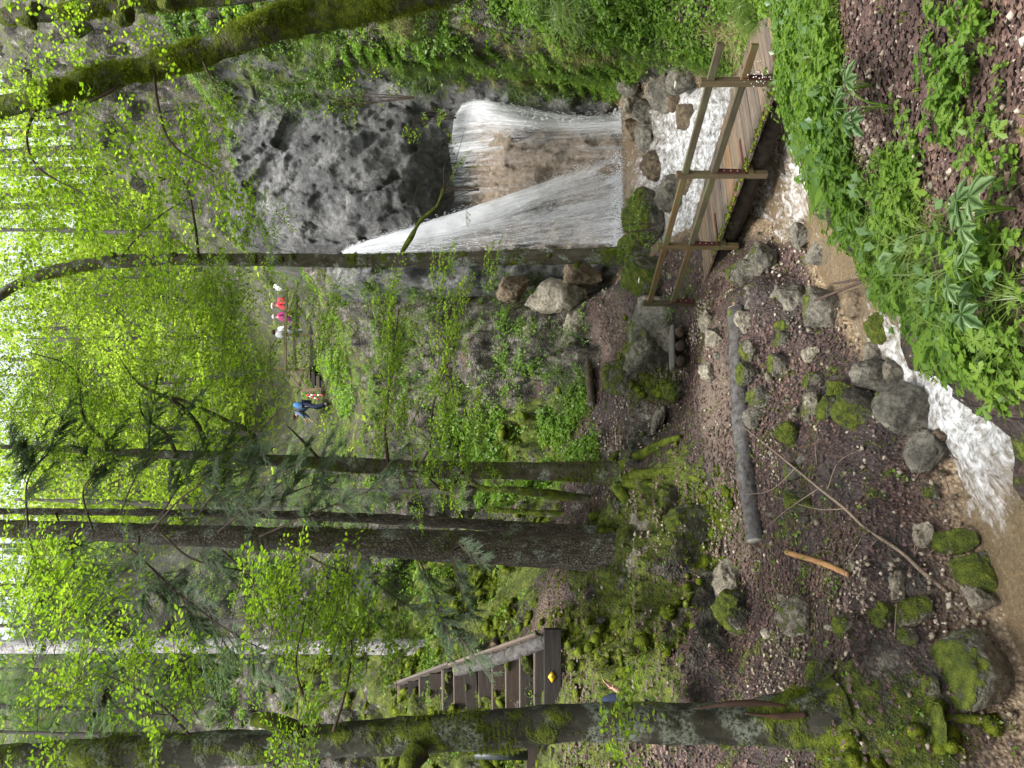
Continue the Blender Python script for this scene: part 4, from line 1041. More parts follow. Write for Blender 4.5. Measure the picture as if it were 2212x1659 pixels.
obj('hiker_mark', mb.mesh('hiker_mark'), M_BLK, sg)
# ================================================================ the upper footbridge, its stairs and the walkers
YU = 29.5
def UP(u, v, dy=0.0): return P(u, v, YU + dy)
A0 = UP(1112,664); A1 = UP(862,672)
ub = empty('upper_footbridge', UP(980,672), 'small wooden footbridge with handrails high above behind the waterfall', 'bridge')
zd = (A0[2] + A1[2]) / 2
for k in range(22):
    f_ = (k + .5) / 22; c = A0 * (1 - f_) + A1 * f_; c = c + np.array((0, .7, 0))
    box_part('plank', c, (abs(A1[0] - A0[0]) / 22 - .012, 1.4, .05), None, M_PLANK, ub)
for dy in (0.05, 1.3):
    c = (A0 + A1) / 2 + np.array((0, dy, -.15)); box_part('beam', c, (abs(A1[0] - A0[0]) + .4, .16, .24), None, M_STEP, ub)
hr = 1.08
for k, u in enumerate((1098, 1052, 935, 860)):
    b = UP(u, 668); ln = px(62, YU) if u != 860 else px(75, YU)
    tl = np.array((.10 * (1 if k % 2 else .6), -.06, 1.0)); Rr = frame_to(tl, (0, 1, 0)); box_part('post', b + np.array((0, -.06, ln / 2 - .15)), (ln + .2, .11, .11), Rr, M_POST, ub)
for v_ in (622, 642):
    q0, q1 = UP(1102, v_), UP(858, v_ - 4)
    for a_, b_ in ((0, .5), (.5, 1)):
        w0, w1 = q0 * (1 - a_) + q1 * a_, q0 * (1 - b_) + q1 * b_; box_part('rail', (w0 + w1) / 2 + np.array((0, -.13, 0)), (np.linalg.norm(w1 - w0) - .01, .05, .11), frame_to(w1 - w0), M_RAIL, ub)
# stairs down to the left
us = empty('upper_stairs', UP(800,740), 'short wooden stair with sloping double handrail left of the upper footbridge', 'stairs')
for v0, v1, u0, u1 in ((617,655,860,812),(637,672,855,808)):
    q0, q1 = UP(u0, v0), UP(u1, v1); box_part('rail', (q0 + q1) / 2, (np.linalg.norm(q1 - q0), .05, .10), frame_to(q1 - q0), M_STRING, us)
q0, q1 = UP(816,655), UP(820,726); box_part('post', (q0 + q1) / 2 + np.array((0, -.07, 0)), (np.linalg.norm(q1 - q0), .12, .12), frame_to(q0 - q1, (0, 1, 0)), M_STRING, us)
for k in range(6):
    c = UP(852 - 9 * k, 676 + 10 * k, .4); box_part('step', c, (.55, 1.1, .13), Rs @ np.eye(3), M_STEP if k % 2 else M_RAIL, us)
for u, v in ((842,712),(806,720),(850,700)):
    q0, q1 = UP(u, v - 18), UP(u - 4, v + 18); box_part('brace', (q0 + q1) / 2, (np.linalg.norm(q1 - q0), .12, .14), frame_to(q1 - q0, (0, 1, 0)), M_RAIL, us)
gr = empty('steel_grating', UP(800,745), 'narrow galvanised grating ramp below the upper stairs', 'grating')
q0, q1 = UP(858,726,-.5), UP(768,760,-.5)
for dy in (0, .6):
    box_part('side_bar', (q0 + q1) / 2 + np.array((0, dy, 0)), (np.linalg.norm(q1 - q0), .02, .06), frame_to(q1 - q0), M_STEEL, gr)
for k in range(17):
    c = q0 + (q1 - q0) * ((k + .5) / 17); box_part('bar', c + np.array((0, .3, 0)), (.02, .58, .04), None, M_STEEL, gr)
M_WHITE = plain_material('white_paint', (.75, .75, .74), .5, .1, 20); M_REDP = plain_material('red_paint', (.55, .03, .04), .5, .1, 20)
for (ua, va, ub_, vb), lab in (((806,664,806,700),'upright red and white striped barrier pole on the upper stairs'), ((805,662,796,690),'slanting red and white striped barrier pole on the upper stairs')):
    t = empty('barrier_pole', UP(ub_, vb, -.3), lab, 'pole')
    q0, q1 = UP(ua, va, -.3), UP(ub_, vb, -.3)
    for k in range(5):
        w0, w1 = q0 + (q1 - q0) * (k / 5), q0 + (q1 - q0) * ((k + 1) / 5)
        V, F = tube([w0, w1], [.025, .025], 8); child('stripe', mesh_np('stripe', V, F), M_REDP if k % 2 == 0 else M_WHITE, t)
for q in (((690,742),(660,745)), ((612,742),(560,746))):
    pass
log('handrail_log', [P(742,775,24.5), P(690,772,24.6)], [.10, .10], M_GREYLOG, 'grey green round log on the slope below the grating', seed=12, end=M_ENDGRAIN)

# ---------------------------------------------------------------- walkers
M_SKIN = plain_material('skin', (.50, .30, .22), .6, .1, 15, bump=.05)
def cloth(name, c): return plain_material(name, c, .9, .3, 14, bump=.4)
def skin_mesh(name, V, E, Rd, mat, parent, root=0, sub=2):
    me = bpy.data.meshes.new(name); me.from_pydata([tuple(map(float, v)) for v in V], E, [])
    o = obj(name, me, mat, parent)
    md = o.modifiers.new('skin', 'SKIN'); md.use_smooth_shade = True
    for i, r_ in enumerate(Rd):
        sv = me.skin_vertices[0].data[i]; sv.radius = (r_, r_) if not isinstance(r_, tuple) else r_; sv.use_root = (i == root)
    s2 = o.modifiers.new('sub', 'SUBSURF'); s2.levels = sub; s2.render_levels = sub
    return o
def ellipsoid(name, c, s, mat, parent, seed=0, lump=.05):
    bm = bmesh.new(); bmesh.ops.create_icosphere(bm, subdivisions=3, radius=1); V = np.array([v.co[:] for v in bm.verts]); F = np.array([[v.index for v in f.verts] for f in bm.faces]); bm.free()
    V = V * (1 + lump * fbm(V * 2 + seed, 3, seed))[:, None] * np.array(s)
    return obj(name, mesh_np(name, V, F, None, True), mat, parent, c)
def person(loc, rotz, label, J, top, bottom, hair, extras=(), H_=1.7, sleeve=True, cat='person'):
    """J: dict of joints in metres, x right, y forward(-y faces away), z up, feet at z=0"""
    k = H_ / 1.7
    t = empty('person', loc, label, cat, 'walkers in the gorge', rotz)
    j = {'pel': (0,0,.92), 'chest': (0,0,1.28), 'neck': (0,0,1.46), 'head': (0,0,1.60), 'crown': (0,0,1.68),
         'shl': (-.18,0,1.38), 'ell': (-.25,.02,1.12), 'hal': (-.24,-.10,.90), 'shr': (.18,0,1.38), 'elr': (.25,.02,1.12), 'har': (.24,-.10,.90),
         'hil': (-.09,0,.88), 'knl': (-.10,-.03,.48), 'anl': (-.10,.02,.08), 'tol': (-.11,-.14,.04), 'hir': (.09,0,.88), 'knr': (.10,-.03,.48), 'anr': (.10,.02,.08), 'tor': (.11,-.14,.04)}
    j.update(J); j = {a: np.array(b) * k for a, b in j.items()}
    names = ['pel','chest','neck','head','crown','shl','ell','hal','shr','elr','har','hil','knl','anl','tol','hir','knr','anr','tor']
    ix = {n_: i for i, n_ in enumerate(names)}
    R_ = dict(pel=.13, chest=.135, neck=.055, head=.085, crown=.07, shl=.06, ell=.042, hal=.032, shr=.06, elr=.042, har=.032, hil=.085, knl=.058, anl=.04, tol=.03, hir=.085, knr=.058, anr=.04, tor=.03)
    E = [(ix[a], ix[b]) for a, b in (('pel','chest'),('chest','neck'),('neck','head'),('head','crown'),('chest','shl'),('shl','ell'),('ell','hal'),('chest','shr'),('shr','elr'),('elr','har'),('pel','hil'),('hil','knl'),('knl','anl'),('anl','tol'),('pel','hir'),('hir','knr'),('knr','anr'),('anr','tor'))]
    skin_mesh('body', [j[n_] for n_ in names], E, [R_[n_] * k for n_ in names], M_SKIN, t)
    wr = lambda a, b, f: j[a] * (1 - f) + j[b] * f
    jv = [j['pel'] - np.array((0,0,.06)), j['chest'], j['neck'] - np.array((0,0,.03)), j['shl'], j['ell'], wr('ell','hal',.75 if sleeve else .05), j['shr'], j['elr'], wr('elr','har',.75 if sleeve else .05)]
    skin_mesh('jacket', jv, [(0,1),(1,2),(1,3),(3,4),(4,5),(1,6),(6,7),(7,8)], [x * k for x in (.175,.175,.085,.085,.06,.05,.085,.06,.05)], top, t)
    tv = [j['pel'], j['hil'], j['knl'], wr('knl','anl',.85), j['hir'], j['knr'], wr('knr','anr',.85)]
    skin_mesh('trousers', tv, [(0,1),(1,2),(2,3),(0,4),(4,5),(5,6)], [x * k for x in (.15,.105,.08,.065,.105,.08,.065)], bottom, t)
    hd = j['head']; ellipsoid('hair', hd + np.array((0,.02,.045)) * k, np.array((.105,.115,.095)) * k, hair, t, 3)
    for s_ in 'lr':
        c = (j['an' + s_] + j['to' + s_]) / 2; ellipsoid('shoe', c, np.array((.055,.14,.055)) * k, M_BLK, t, 5)
        d = j['ha' + s_] - j['el' + s_]; d = d / np.linalg.norm(d); h0 = j['ha' + s_]
        Rh = frame_to(d)
        hv = [h0, h0 + d * .07 * k]; he = [(0, 1)]; hr_ = [.032 * k, .034 * k]
        for q, (o_, L_) in enumerate(((-.028,.060),(-.010,.072),(.010,.068),(.028,.055))):
            b0 = h0 + d * .085 * k + Rh[:, 1] * o_ * k; hv += [b0, b0 + d * L_ * .55 * k, b0 + (d * L_ - Rh[:, 2] * .018) * k]; n0 = len(hv) - 3
            he += [(1, n0), (n0, n0 + 1), (n0 + 1, n0 + 2)]; hr_ += [.010 * k, .009 * k, .008 * k]
        b0 = h0 + d * .03 * k + Rh[:, 1] * -.035 * k; hv += [b0, b0 + (d * .035 - Rh[:, 1] * .02) * k]; n0 = len(hv) - 2; he += [(0, n0), (n0, n0 + 1)]; hr_ += [.012 * k, .009 * k]
        skin_mesh('hand', hv, he, hr_, M_SKIN, t, 0, 1)
    for kind, mt_ in extras:
        if kind == 'backpack': ellipsoid('backpack', (j['chest'] + np.array((0,.21,-.02))) , np.array((.17,.12,.26)) * k, mt_, t, 7)
        if kind == 'cap': ellipsoid('cap', hd + np.array((0,-.01,.075)) * k, np.array((.115,.14,.06)) * k, mt_, t, 8)
    return t
def feet(u, v, dy=0.0): return P(u, v, YU + dy)
C = cloth
zdk = zd + .03
def deck(u, dy):
    q = feet(u, 668, dy); q[2] = zdk; return q
navy = C('navy_cloth', (.02,.03,.06)); white = C('white_cloth', (.68,.69,.72)); lblue = C('light_blue_cloth', (.28,.46,.52)); red = C('red_cloth', (.55,.035,.06)); mag = C('magenta_cloth', (.30,.03,.13)); blue = C('blue_cloth', (.05,.16,.38)); grey = C('grey_cloth', (.30,.30,.32)); dhair = C('dark_hair', (.03,.02,.015)); ghair = C('grey_hair', (.45,.42,.40)); denim = C('denim_cloth', (.09,.14,.24)); orange = C('orange_cloth', (.6,.2,.05)); ghat = C('white_cap_cloth', (.72,.71,.68))
person(deck(1048, .55), 2.2, 'walker in light blue trousers with white backpack on the upper footbridge', {'har': (.42,-.30,1.25), 'elr': (.36,-.1,1.15)}, white, lblue, dhair, (('backpack', white),), 1.75, False)
person(deck(1000, .6), -1.2, 'walker in red jacket and white cap on the upper footbridge', {'hal': (-.2,-.35,1.0)}, red, denim, ghair, (('cap', ghat), ('backpack', red)), 1.68)
person(deck(975, .45), -1.0, 'walker in magenta jacket behind the handrail of the upper footbridge', {}, mag, navy, ghair, (), 1.6)
person(deck(942, .6), 2.6, 'walker in white shirt with grey backpack on the upper footbridge', {}, white, grey, dhair, (('backpack', grey),), 1.66)
q = P(1050, 612, 33.0)
person(q, 2.6, 'walker in dark top and blue trousers on the path beyond the upper footbridge', {'hal': (-.15,-.3,1.1)}, navy, blue, ghair, (('backpack', navy),), 1.7)
q = feet(786, 712, -.2)
person(q, -1.5, 'walker in blue jacket bending down beside the striped barrier poles', {'chest': (0,-.24,1.16), 'neck': (0,-.40,1.24), 'head': (0,-.52,1.28), 'crown': (0,-.60,1.30), 'shl': (-.18,-.30,1.18), 'shr': (.18,-.30,1.18), 'ell': (-.22,-.42,.95), 'hal': (-.18,-.58,.78), 'elr': (.24,-.42,.95), 'har': (.20,-.60,.85), 'knl': (-.10,-.14,.50), 'knr': (.10,-.10,.50)}, denim, navy, dhair, (('backpack', blue),), 1.75)
# the walker hidden by the big tree, one forearm showing
gq = np.array((P(108,1400,10.3)[0], 10.3, 0)); gq[2] = float(H(gq[0], gq[1]))
el = P(158,1349,10.2) - gq; ha = P(176,1322,10.2) - gq; sh_ = np.array((.2, 0, el[2] + .27))
person(gq, 0, 'walker in navy shorts mostly hidden by the big mossy tree, bare forearm showing', {'shr': tuple(sh_), 'elr': tuple(el), 'har': tuple(ha)}, navy, navy, dhair, (), 1.7, False)
# ================================================================ leaves, sprays, trees
def leaf_template(kind):
    if kind == 'beech':      # pointed oval, folded along the midrib
        V = np.array([[0,0,0],[.35,.30,.06],[.75,.22,.05],[1,0,-.02],[.75,-.22,.05],[.35,-.30,.06]], float); F = np.array([[0,2,1],[0,3,2],[0,4,3],[0,5,4]])
    elif kind == 'far':
        V = np.array([[0,0,0],[.5,.32,.05],[1,0,0],[.5,-.32,.05]], float); F = np.array([[0,2,1],[0,3,2]])
    elif kind == 'maple':
        a = [(0,0),(.12,.36),(.34,.30),(.42,.58),(.62,.30),(1.0,0),(.62,-.30),(.42,-.58),(.34,-.30),(.12,-.36)]
        V = np.array([[x, y, .10 * abs(y) + .02 * math.sin(9 * x)] for x, y in a]); F = np.array([[0, i + 1, i] for i in range(1, 9)])
    return V, F
def rotm(yaw, pitch, roll):
    cy_, sy_ = np.cos(yaw), np.sin(yaw); cp_, sp_ = np.cos(pitch), np.sin(pitch); cr_, sr_ = np.cos(roll), np.sin(roll)
    z = np.zeros_like(yaw); o = np.ones_like(yaw)
    Rz = np.stack([np.stack([cy_, -sy_, z], -1), np.stack([sy_, cy_, z], -1), np.stack([z, z, o], -1)], -2)
    Ry = np.stack([np.stack([cp_, z, sp_], -1), np.stack([z, o, z], -1), np.stack([-sp_, z, cp_], -1)], -2)
    Rx = np.stack([np.stack([o, z, z], -1), np.stack([z, cr_, -sr_], -1), np.stack([z, sr_, cr_], -1)], -2)
    return Rz @ Ry @ Rx
def spray_template(kind, seed, leaf=.075, dens=1.0, tilt=.45, side=6):
    """a leafy twig one metre long along x: leaf verts/faces and twig verts/faces"""
    r = np.random.default_rng(seed); lv, lf = leaf_template(kind)
    pos, yaw = [], []; tb = MB()
    def twig(p0, ang, L, r0, droop):
        n = 5 if r0 > .004 else 2; pts = [p0 + np.array((math.cos(ang) * L * q, math.sin(ang) * L * q, -droop * q * q)) for q in np.linspace(0, 1, n)]
        tb.tube(pts, np.linspace(r0, r0 * .4, n), 3, cap=False); return pts
    mainp = twig(np.zeros(3), 0, 1.0, .006, .10)
    for s in range(side * 2):
        f = .10 + .86 * s / (side * 2 - 1); b = np.array((f, 0, -.10 * f * f)); sg_ = 1 if s % 2 else -1
        L = (.42 - .26 * f) * r.uniform(.7, 1.25); an = sg_ * r.uniform(.6, 1.05)
        tw = twig(b, an, L, .003, .05)
        m = max(2, int(L / .065 * dens))
        for q in range(m):
            g = (q + 1) / m; p = b + np.array((math.cos(an) * L * g, math.sin(an) * L * g, -.05 * g * g)); pos.append(p); yaw.append(an + (1 if q % 2 else -1) * r.uniform(.4, 1.0) * (0 if q == m - 1 else 1))
    n = len(pos); pos = np.array(pos); yaw = np.array(yaw)
    R = rotm(yaw, r.normal(.15, tilt, n), r.normal(0, tilt, n)); sc = leaf * r.uniform(.7, 1.25, n)
    V = pos[:, None] + np.einsum('nij,kj->nki', R, lv) * sc[:, None, None]
    F = (lf[None] + np.arange(n)[:, None, None] * len(lv)).reshape(-1, 3)
    rn = np.repeat(r.random(n), len(lv))
    TV = np.concatenate(tb.V); TF = np.concatenate(tb.F4)
    return V.reshape(-1, 3), F, rn, TV, TF
def needle_template(seed, dens=1.0):
    r = np.random.default_rng(seed); V, F = [], []; n = 0; tb = MB()
    tb.tube([np.array((q, 0, -.12 * q * q)) for q in np.linspace(0, 1, 5)], np.linspace(.008, .003, 5), 3, cap=False)
    def strip(p, d, L, wd, up_):
        nonlocal n
        sdv = np.cross(d, up_); sdv /= np.linalg.norm(sdv) + 1e-9
        q = p + d * L * .5 - np.array((0, 0, .03 * L)); e = p + d * L - np.array((0, 0, .22 * L))
        V.extend([p, q + sdv * wd, e, q - sdv * wd]); F.append([n, n + 1, n + 2, n + 3]); n += 4
    for s in range(int(34 * dens)):
        f = .04 + .94 * r.random(); b = np.array((f, 0, -.12 * f * f)); sg_ = r.choice([-1, 1]); L = (.34 - .2 * f) * r.uniform(.6, 1.2); an = sg_ * r.uniform(.5, 1.1)
        d = np.array((math.cos(an), math.sin(an), r.normal(-.25, .15))); d /= np.linalg.norm(d)
        tb.tube([b, b + d * L], [.003, .0015], 3, cap=False)
        m = int(12 * L / .25)
        for q in range(max(5, m)):
            g = (q + .5) / max(5, m); p = b + d * L * g
            for sd_ in (-1, 1):
                dd = d * .7 + np.array((-d[1], d[0], 0)) * sd_ * .8 + r.normal(0, .2, 3); dd /= np.linalg.norm(dd); strip(p, dd, r.uniform(.03, .055), .0045, np.array((r.normal(0, .4), r.normal(0, .4), 1)))
        strip(b, d, L * 1.1, .010, np.array((0, 0, 1.0)))
    V = np.array(V); F = np.array(F)
    return V, F, np.repeat(r.random(len(V) // 4), 4), np.concatenate(tb.V), np.concatenate(tb.F4)
def place_sprays(tmpl, pos, yaw, pitch, roll, scale, seed=0):
    r = np.random.default_rng(seed); pos = np.asarray(pos, float); M_ = len(pos); wh = r.integers(0, len(tmpl), M_)
    Vs, Fs, Rs_, TVs, TFs = [], [], [], [], []; n = tn = 0
    R = rotm(np.asarray(yaw), np.asarray(pitch), np.asarray(roll))
    for k, (V, F, rn, TV, TF) in enumerate(tmpl):
        sel = np.where(wh == k)[0]
        if not len(sel): continue
        sc = np.asarray(scale)[sel][:, None, None]
        VV = (np.einsum('mij,nj->mni', R[sel], V) * sc + pos[sel][:, None]); Vs.append(VV.reshape(-1, 3))
        Fs.append((F[None] + (np.arange(len(sel)) * len(V))[:, None, None]).reshape(-1, F.shape[1]) + n); n += len(sel) * len(V)
        Rs_.append(np.clip(rn[None] * .6 + r.random(len(sel))[:, None] * .4, 0, 1).ravel())
        TV_ = (np.einsum('mij,nj->mni', R[sel], TV) * sc + pos[sel][:, None]); TVs.append(TV_.reshape(-1, 3))
        TFs.append((TF[None] + (np.arange(len(sel)) * len(TV))[:, None, None]).reshape(-1, 4) + tn); tn += len(sel) * len(TV)
    return np.concatenate(Vs), np.concatenate(Fs), np.concatenate(Rs_), np.concatenate(TVs), np.concatenate(TFs)

M_BEECH = leaf_material('beech_leaf', (0.075, 0.135, 0.012), (0.135, 0.215, 0.018), (0.21, 0.27, 0.028), .62, .35, .4)
M_MAPLE = leaf_material('maple_leaf', (0.09, 0.165, 0.012), (0.155, 0.24, 0.018), (0.23, 0.30, 0.03), .65, .25, .45)
M_FARLEAF = leaf_material('hillside_leaf', (0.09, 0.15, 0.02), (0.16, 0.22, 0.03), (0.24, 0.285, 0.045), .6, .3, .5)
M_NEEDLE = leaf_material('spruce_needle', (0.05, 0.085, 0.055), (0.085, 0.13, 0.08), (0.125, 0.175, 0.11), .45, .25, .5)
M_FARNEEDLE = leaf_material('far_spruce_needle', (0.06, 0.10, 0.05), (0.09, 0.14, 0.065), (0.13, 0.185, 0.08), .4, .2, .5)
M_HERB = leaf_material('herb_leaf', (0.075, 0.15, 0.022), (0.12, 0.21, 0.028), (0.18, 0.27, 0.04), .45, .3, .45)
M_BROADHERB = leaf_material('broad_herb_leaf', (0.085, 0.165, 0.06), (0.12, 0.20, 0.075), (0.15, 0.24, 0.09), .4, .4, .35)
M_GRASS = leaf_material('grass_blade', (0.06, 0.11, 0.02), (0.10, 0.16, 0.03), (0.17, 0.21, 0.06), .4, .35, .4)
M_DRYGRASS = leaf_material('dry_grass_blade', (0.16, 0.13, 0.06), (0.24, 0.20, 0.10), (0.32, 0.28, 0.16), .3, .2, .6)
M_BARK_BEECH = bark_material('mossy_beech_bark', (0.018, 0.017, 0.012), (0.06, 0.056, 0.042), lichen=.5, lich_col=(.17,.19,.15), moss=.62, stretch=2.0, fine=7)
M_BARK_SPRUCE = bark_material('spruce_bark', (0.07, 0.06, 0.045), (0.22, 0.19, 0.15), lichen=.25, moss=.34, stretch=3, fine=12, plates=True)
M_BARK_DEAD = bark_material('dead_grey_bark', (0.12, 0.11, 0.105), (0.34, 0.32, 0.32), lichen=.8, lich_col=(.52,.50,.50), moss=.0, stretch=2, fine=16)
M_BARK_MOSS = bark_material('moss_grown_bark', (0.04, 0.034, 0.026), (0.13, 0.115, 0.085), lichen=.3, moss=.95, stretch=2, fine=8)
M_BARK_SLIM = bark_material('slim_tree_bark', (0.045, 0.038, 0.028), (0.13, 0.11, 0.08), lichen=.4, moss=.62, stretch=3, fine=12)
M_BARK_FAR = bark_material('far_trunk_bark', (0.05, 0.045, 0.04), (0.13, 0.12, 0.11), moss=.2, stretch=3, fine=8)
T_BEECH = [spray_template('beech', 100 + i, .074, 1.15) for i in range(6)]
T_FAR = [spray_template('far', 120 + i, .082, .9) for i in range(6)]
T_HILL = [spray_template('far', 130 + i, .115, .72, .6, 5) for i in range(6)]
T_MAPLE = [spray_template('maple', 140 + i, .10, .62, .5, 5) for i in range(6)]
T_NEED = [needle_template(150 + i) for i in range(4)]
T_FNEED = [needle_template(160 + i, .5) for i in range(3)]

def moss_attr(V, bias): return np.full(len(V), bias)
def trunk_part(name, pts, rad, mat, parent, seg=20, n=60, amp=.03, freq=2.2, seed=0, moss=0.0, flute=0.0, nfl=5):
    V, F = tube(pts, rad, seg, amp=amp, freq=freq, seed=seed, n=n, flute=flute, nfl=nfl)
    return child(name, mesh_np(name, V, F, {'moss': moss_attr(V, moss)}, True), mat, parent)
def crown(parent, blobs, tmpl, mleaf, mtwig, scale=(.7, 1.2), seed=0, pitch=(.10, .28), roll=.25, outward=None, name='crown', limbs=None, limb_mat=None, flat=None, gap=.0):
    r = np.random.default_rng(seed); pos = []; yaws = []
    for (u, v, Y, ru, rv, rY, n) in blobs:
        c = P(u, v, Y); m = int(n * 1.6)
        q = r.normal(0, 1, (m, 3)); q /= np.linalg.norm(q, axis=1)[:, None]; q *= (r.random(m) ** (1 / 2.4))[:, None]
        q = q * np.array((px(ru, Y), rY, px(rv, Y))) + c
        if gap:
            keep = fbm(q * 1.1, 3, seed + 5) > gap; q = q[keep]
        q = q[:n]; pos.append(q)
        o_ = (outward if outward is not None else c) ; d = q - np.asarray(o_); yaws.append(np.arctan2(d[:, 1], d[:, 0]) + r.normal(0, .7, len(q)))
    pos = np.concatenate(pos); yaw = np.concatenate(yaws); m = len(pos)
    V, F, rn, TV, TF = place_sprays(tmpl, pos, yaw, r.normal(pitch[0], pitch[1], m), r.normal(0, roll, m), r.uniform(scale[0], scale[1], m), seed)
    a = child(name, mesh_np(name, V, F, {'rnd': rn}), mleaf, parent); a['kind'] = 'stuff'
    b = nest(child('twigs', mesh_np('twigs', TV, TF), mtwig, parent), a); b['kind'] = 'stuff'
    return pos
def limb(parent, pts, r0, r1, mat, seed=0, moss=.0, seg=8, n=26, amp=.012, name='branch'):
    return trunk_part(name, pts, np.linspace(r0, r1, len(pts)), mat, parent, seg, n, amp, 4.0, seed, moss)

# --- 1 the big mossy beech at the left
t1 = empty('beech_tree', G(100,1790), 'big beech with moss and pale lichen on its bark, torn at the base', 'tree')
Y1 = 8.3
tp = [P(105,1815,8.3), P(103,1765,8.3), P(100,1690,Y1), P(98,1600,Y1), P(98,1400,Y1), P(93,1200,Y1), P(80,1000,Y1), P(66,800,8.35), P(52,600,8.4), P(38,400,8.45), P(26,200,8.5), P(16,0,8.6), P(8,-220,8.7)]
trunk_part('trunk', tp, [.40,.32,.255,.215,.195,.19,.19,.19,.185,.18,.175,.17,.15], M_BARK_BEECH, t1, 40, 220, .055, 1.8, 3, .0, .05, 4)
for q in ([P(60,1800,8.1), P(20,1860,7.8), P(-10,1890,7.7)], [P(150,1770,8.4), P(190,1790,8.6), P(235,1790,8.9)], [P(95,1810,8.1), P(110,1855,7.8), P(115,1885,7.7)]):
    g2 = [np.array((a_[0], a_[1], min(a_[2], float(H(a_[0], a_[1])) + .10 - .05 * i_))) if i_ else a_ for i_, a_ in enumerate(q)]
    limb(t1, g2, .09, .03, M_BARK_BEECH, 4, .15, 12, 24, .03, 'root')
M_WOUND = wood_material('torn_wood', (.028, .014, .009), (.085, .045, .028), (10, 10, 1.5))
for q, r_ in (([P(128,1500,8.12), P(138,1570,8.08), P(140,1640,8.06), P(134,1700,8.05)], .035), ([P(118,1610,8.08), P(112,1680,8.05), P(116,1740,8.03)], .03)): trunk_part('torn_bark', q, [.008, r_, r_, .01][:len(q)], M_WOUND, t1, 8, 24, .012, 6, 77)
limb(t1, [P(75,640,8.2), P(98,590,8.1), P(104,545,8.1)], .13, .07, M_BARK_BEECH, 5, .3, 12, 24, .03, 'stub')
limb(t1, [P(38,905,8.1), P(12,888,8.0), P(-8,884,8.0)], .13, .11, M_BARK_BEECH, 6, .3, 12, 20, .03, 'stub')
limb(t1, [P(90,690,8.2), P(170,650,8.3), P(235,640,8.4), P(330,660,8.5)], .022, .008, M_TWIG, 7, 0, 6, 20, .004)
limb(t1, [P(80,720,8.2), P(160,745,8.2), P(260,760,8.3), P(300,745,8.3)], .020, .006, M_TWIG, 8, 0, 6, 20, .004)
limb(t1, [P(60,420,8.4), P(150,330,8.5), P(210,210,8.5)], .02, .006, M_TWIG, 9, 0, 6, 20, .004)
limb(t1, [P(95,1310,8.1), P(70,1330,7.9), P(20,1335,7.8)], .012, .005, M_TWIG, 9, 0, 6, 16, .003)
crown(t1, [(270,620,8.6,130,80,.6,34),(330,560,8.7,60,60,.5,10),(240,730,8.4,110,60,.5,26),(200,830,8.4,60,40,.4,8),(70,640,7.7,80,40,.4,14),(180,260,8.6,70,120,.5,18),(280,130,8.7,90,100,.6,20),(340,60,9,80,60,.6,14),(60,90,8.2,60,110,.4,12),(110,380,8.3,70,60,.4,10),(400,40,9.2,70,50,.5,12),
          (120,1325,7.8,40,10,.15,2),(50,1335,7.8,50,18,.2,6)], T_BEECH, M_BEECH, M_TWIG, (.5, .95), 11, (.12, .25), .3, P(60,600,8.4))

# --- 2 dead pale trunk with stubs
t2 = empty('dead_tree', P(250,960,16.5), 'dead standing trunk with pale grey bark and bare stubs on the left slope', 'tree')
tp = [P(258,960,16.4), P(262,800,16.4), P(264,550,16.5), P(265,300,16.6), P(262,0,16.8), P(260,-200,17)]
trunk_part('trunk', tp, [.20,.175,.17,.165,.155,.14], M_BARK_DEAD, t2, 18, 90, .03, 4, 7)
for i in range(22):
    v = rng.uniform(20, 640); s = rng.choice([-1, 1]); L = rng.uniform(12, 55); u = 264
    limb(t2, [P(u, v, 16.4), P(u + s * L, v - L * rng.uniform(.1, .9), 16.4 + rng.uniform(-.4, .4))], .022, .008, M_BARK_DEAD, i, 0, 6, 6, .004, 'stub')

# --- 3, 4 spruces
def spruce(tree, trunk_pts, rad, label_seed, br, mleaf=M_NEEDLE, tm=T_NEED, sc=(.8, 1.4), mat=M_BARK_SPRUCE, seg=28, flute=.04):
    trunk_part('trunk', trunk_pts, rad, mat, tree, seg, 200, .03, 3.5, label_seed, .0, flute, 6)
    pos, yaw, pit, scl = [], [], [], []; r = np.random.default_rng(label_seed)
    for pts, n in br:
        q = resample(pts, 20)
        limb(tree, pts, .022, .006, M_TWIG, 3, 0, 6, 20, .004)
        for k in range(n):
            f = r.uniform(.25, 1.0); i = int(f * 18.9); p = q[i] + r.normal(0, .05, 3); d = q[min(i + 1, 19)] - q[i]
            pos.append(p); yaw.append(math.atan2(d[1], d[0]) + r.choice([-1, 1]) * r.uniform(.2, .9)); pit.append(r.normal(.42, .25)); scl.append(r.uniform(*sc))
    m = len(pos)
    V, F, rn, TV, TF = place_sprays(tm, pos, yaw, pit, r.normal(0, .3, m), scl, label_seed)
    a = child('needles', mesh_np('needles', V, F, {'rnd': rn}), mleaf, tree); a['kind'] = 'stuff'
    b = nest(child('twigs', mesh_np('twigs', TV, TF), M_TWIG, tree), a); b['kind'] = 'stuff'
t3 = empty('spruce_tree', G(465,1325), 'tall spruce with scaly bark and mossy foot, thickest of the two spruces', 'tree')
Y3 = 13.3
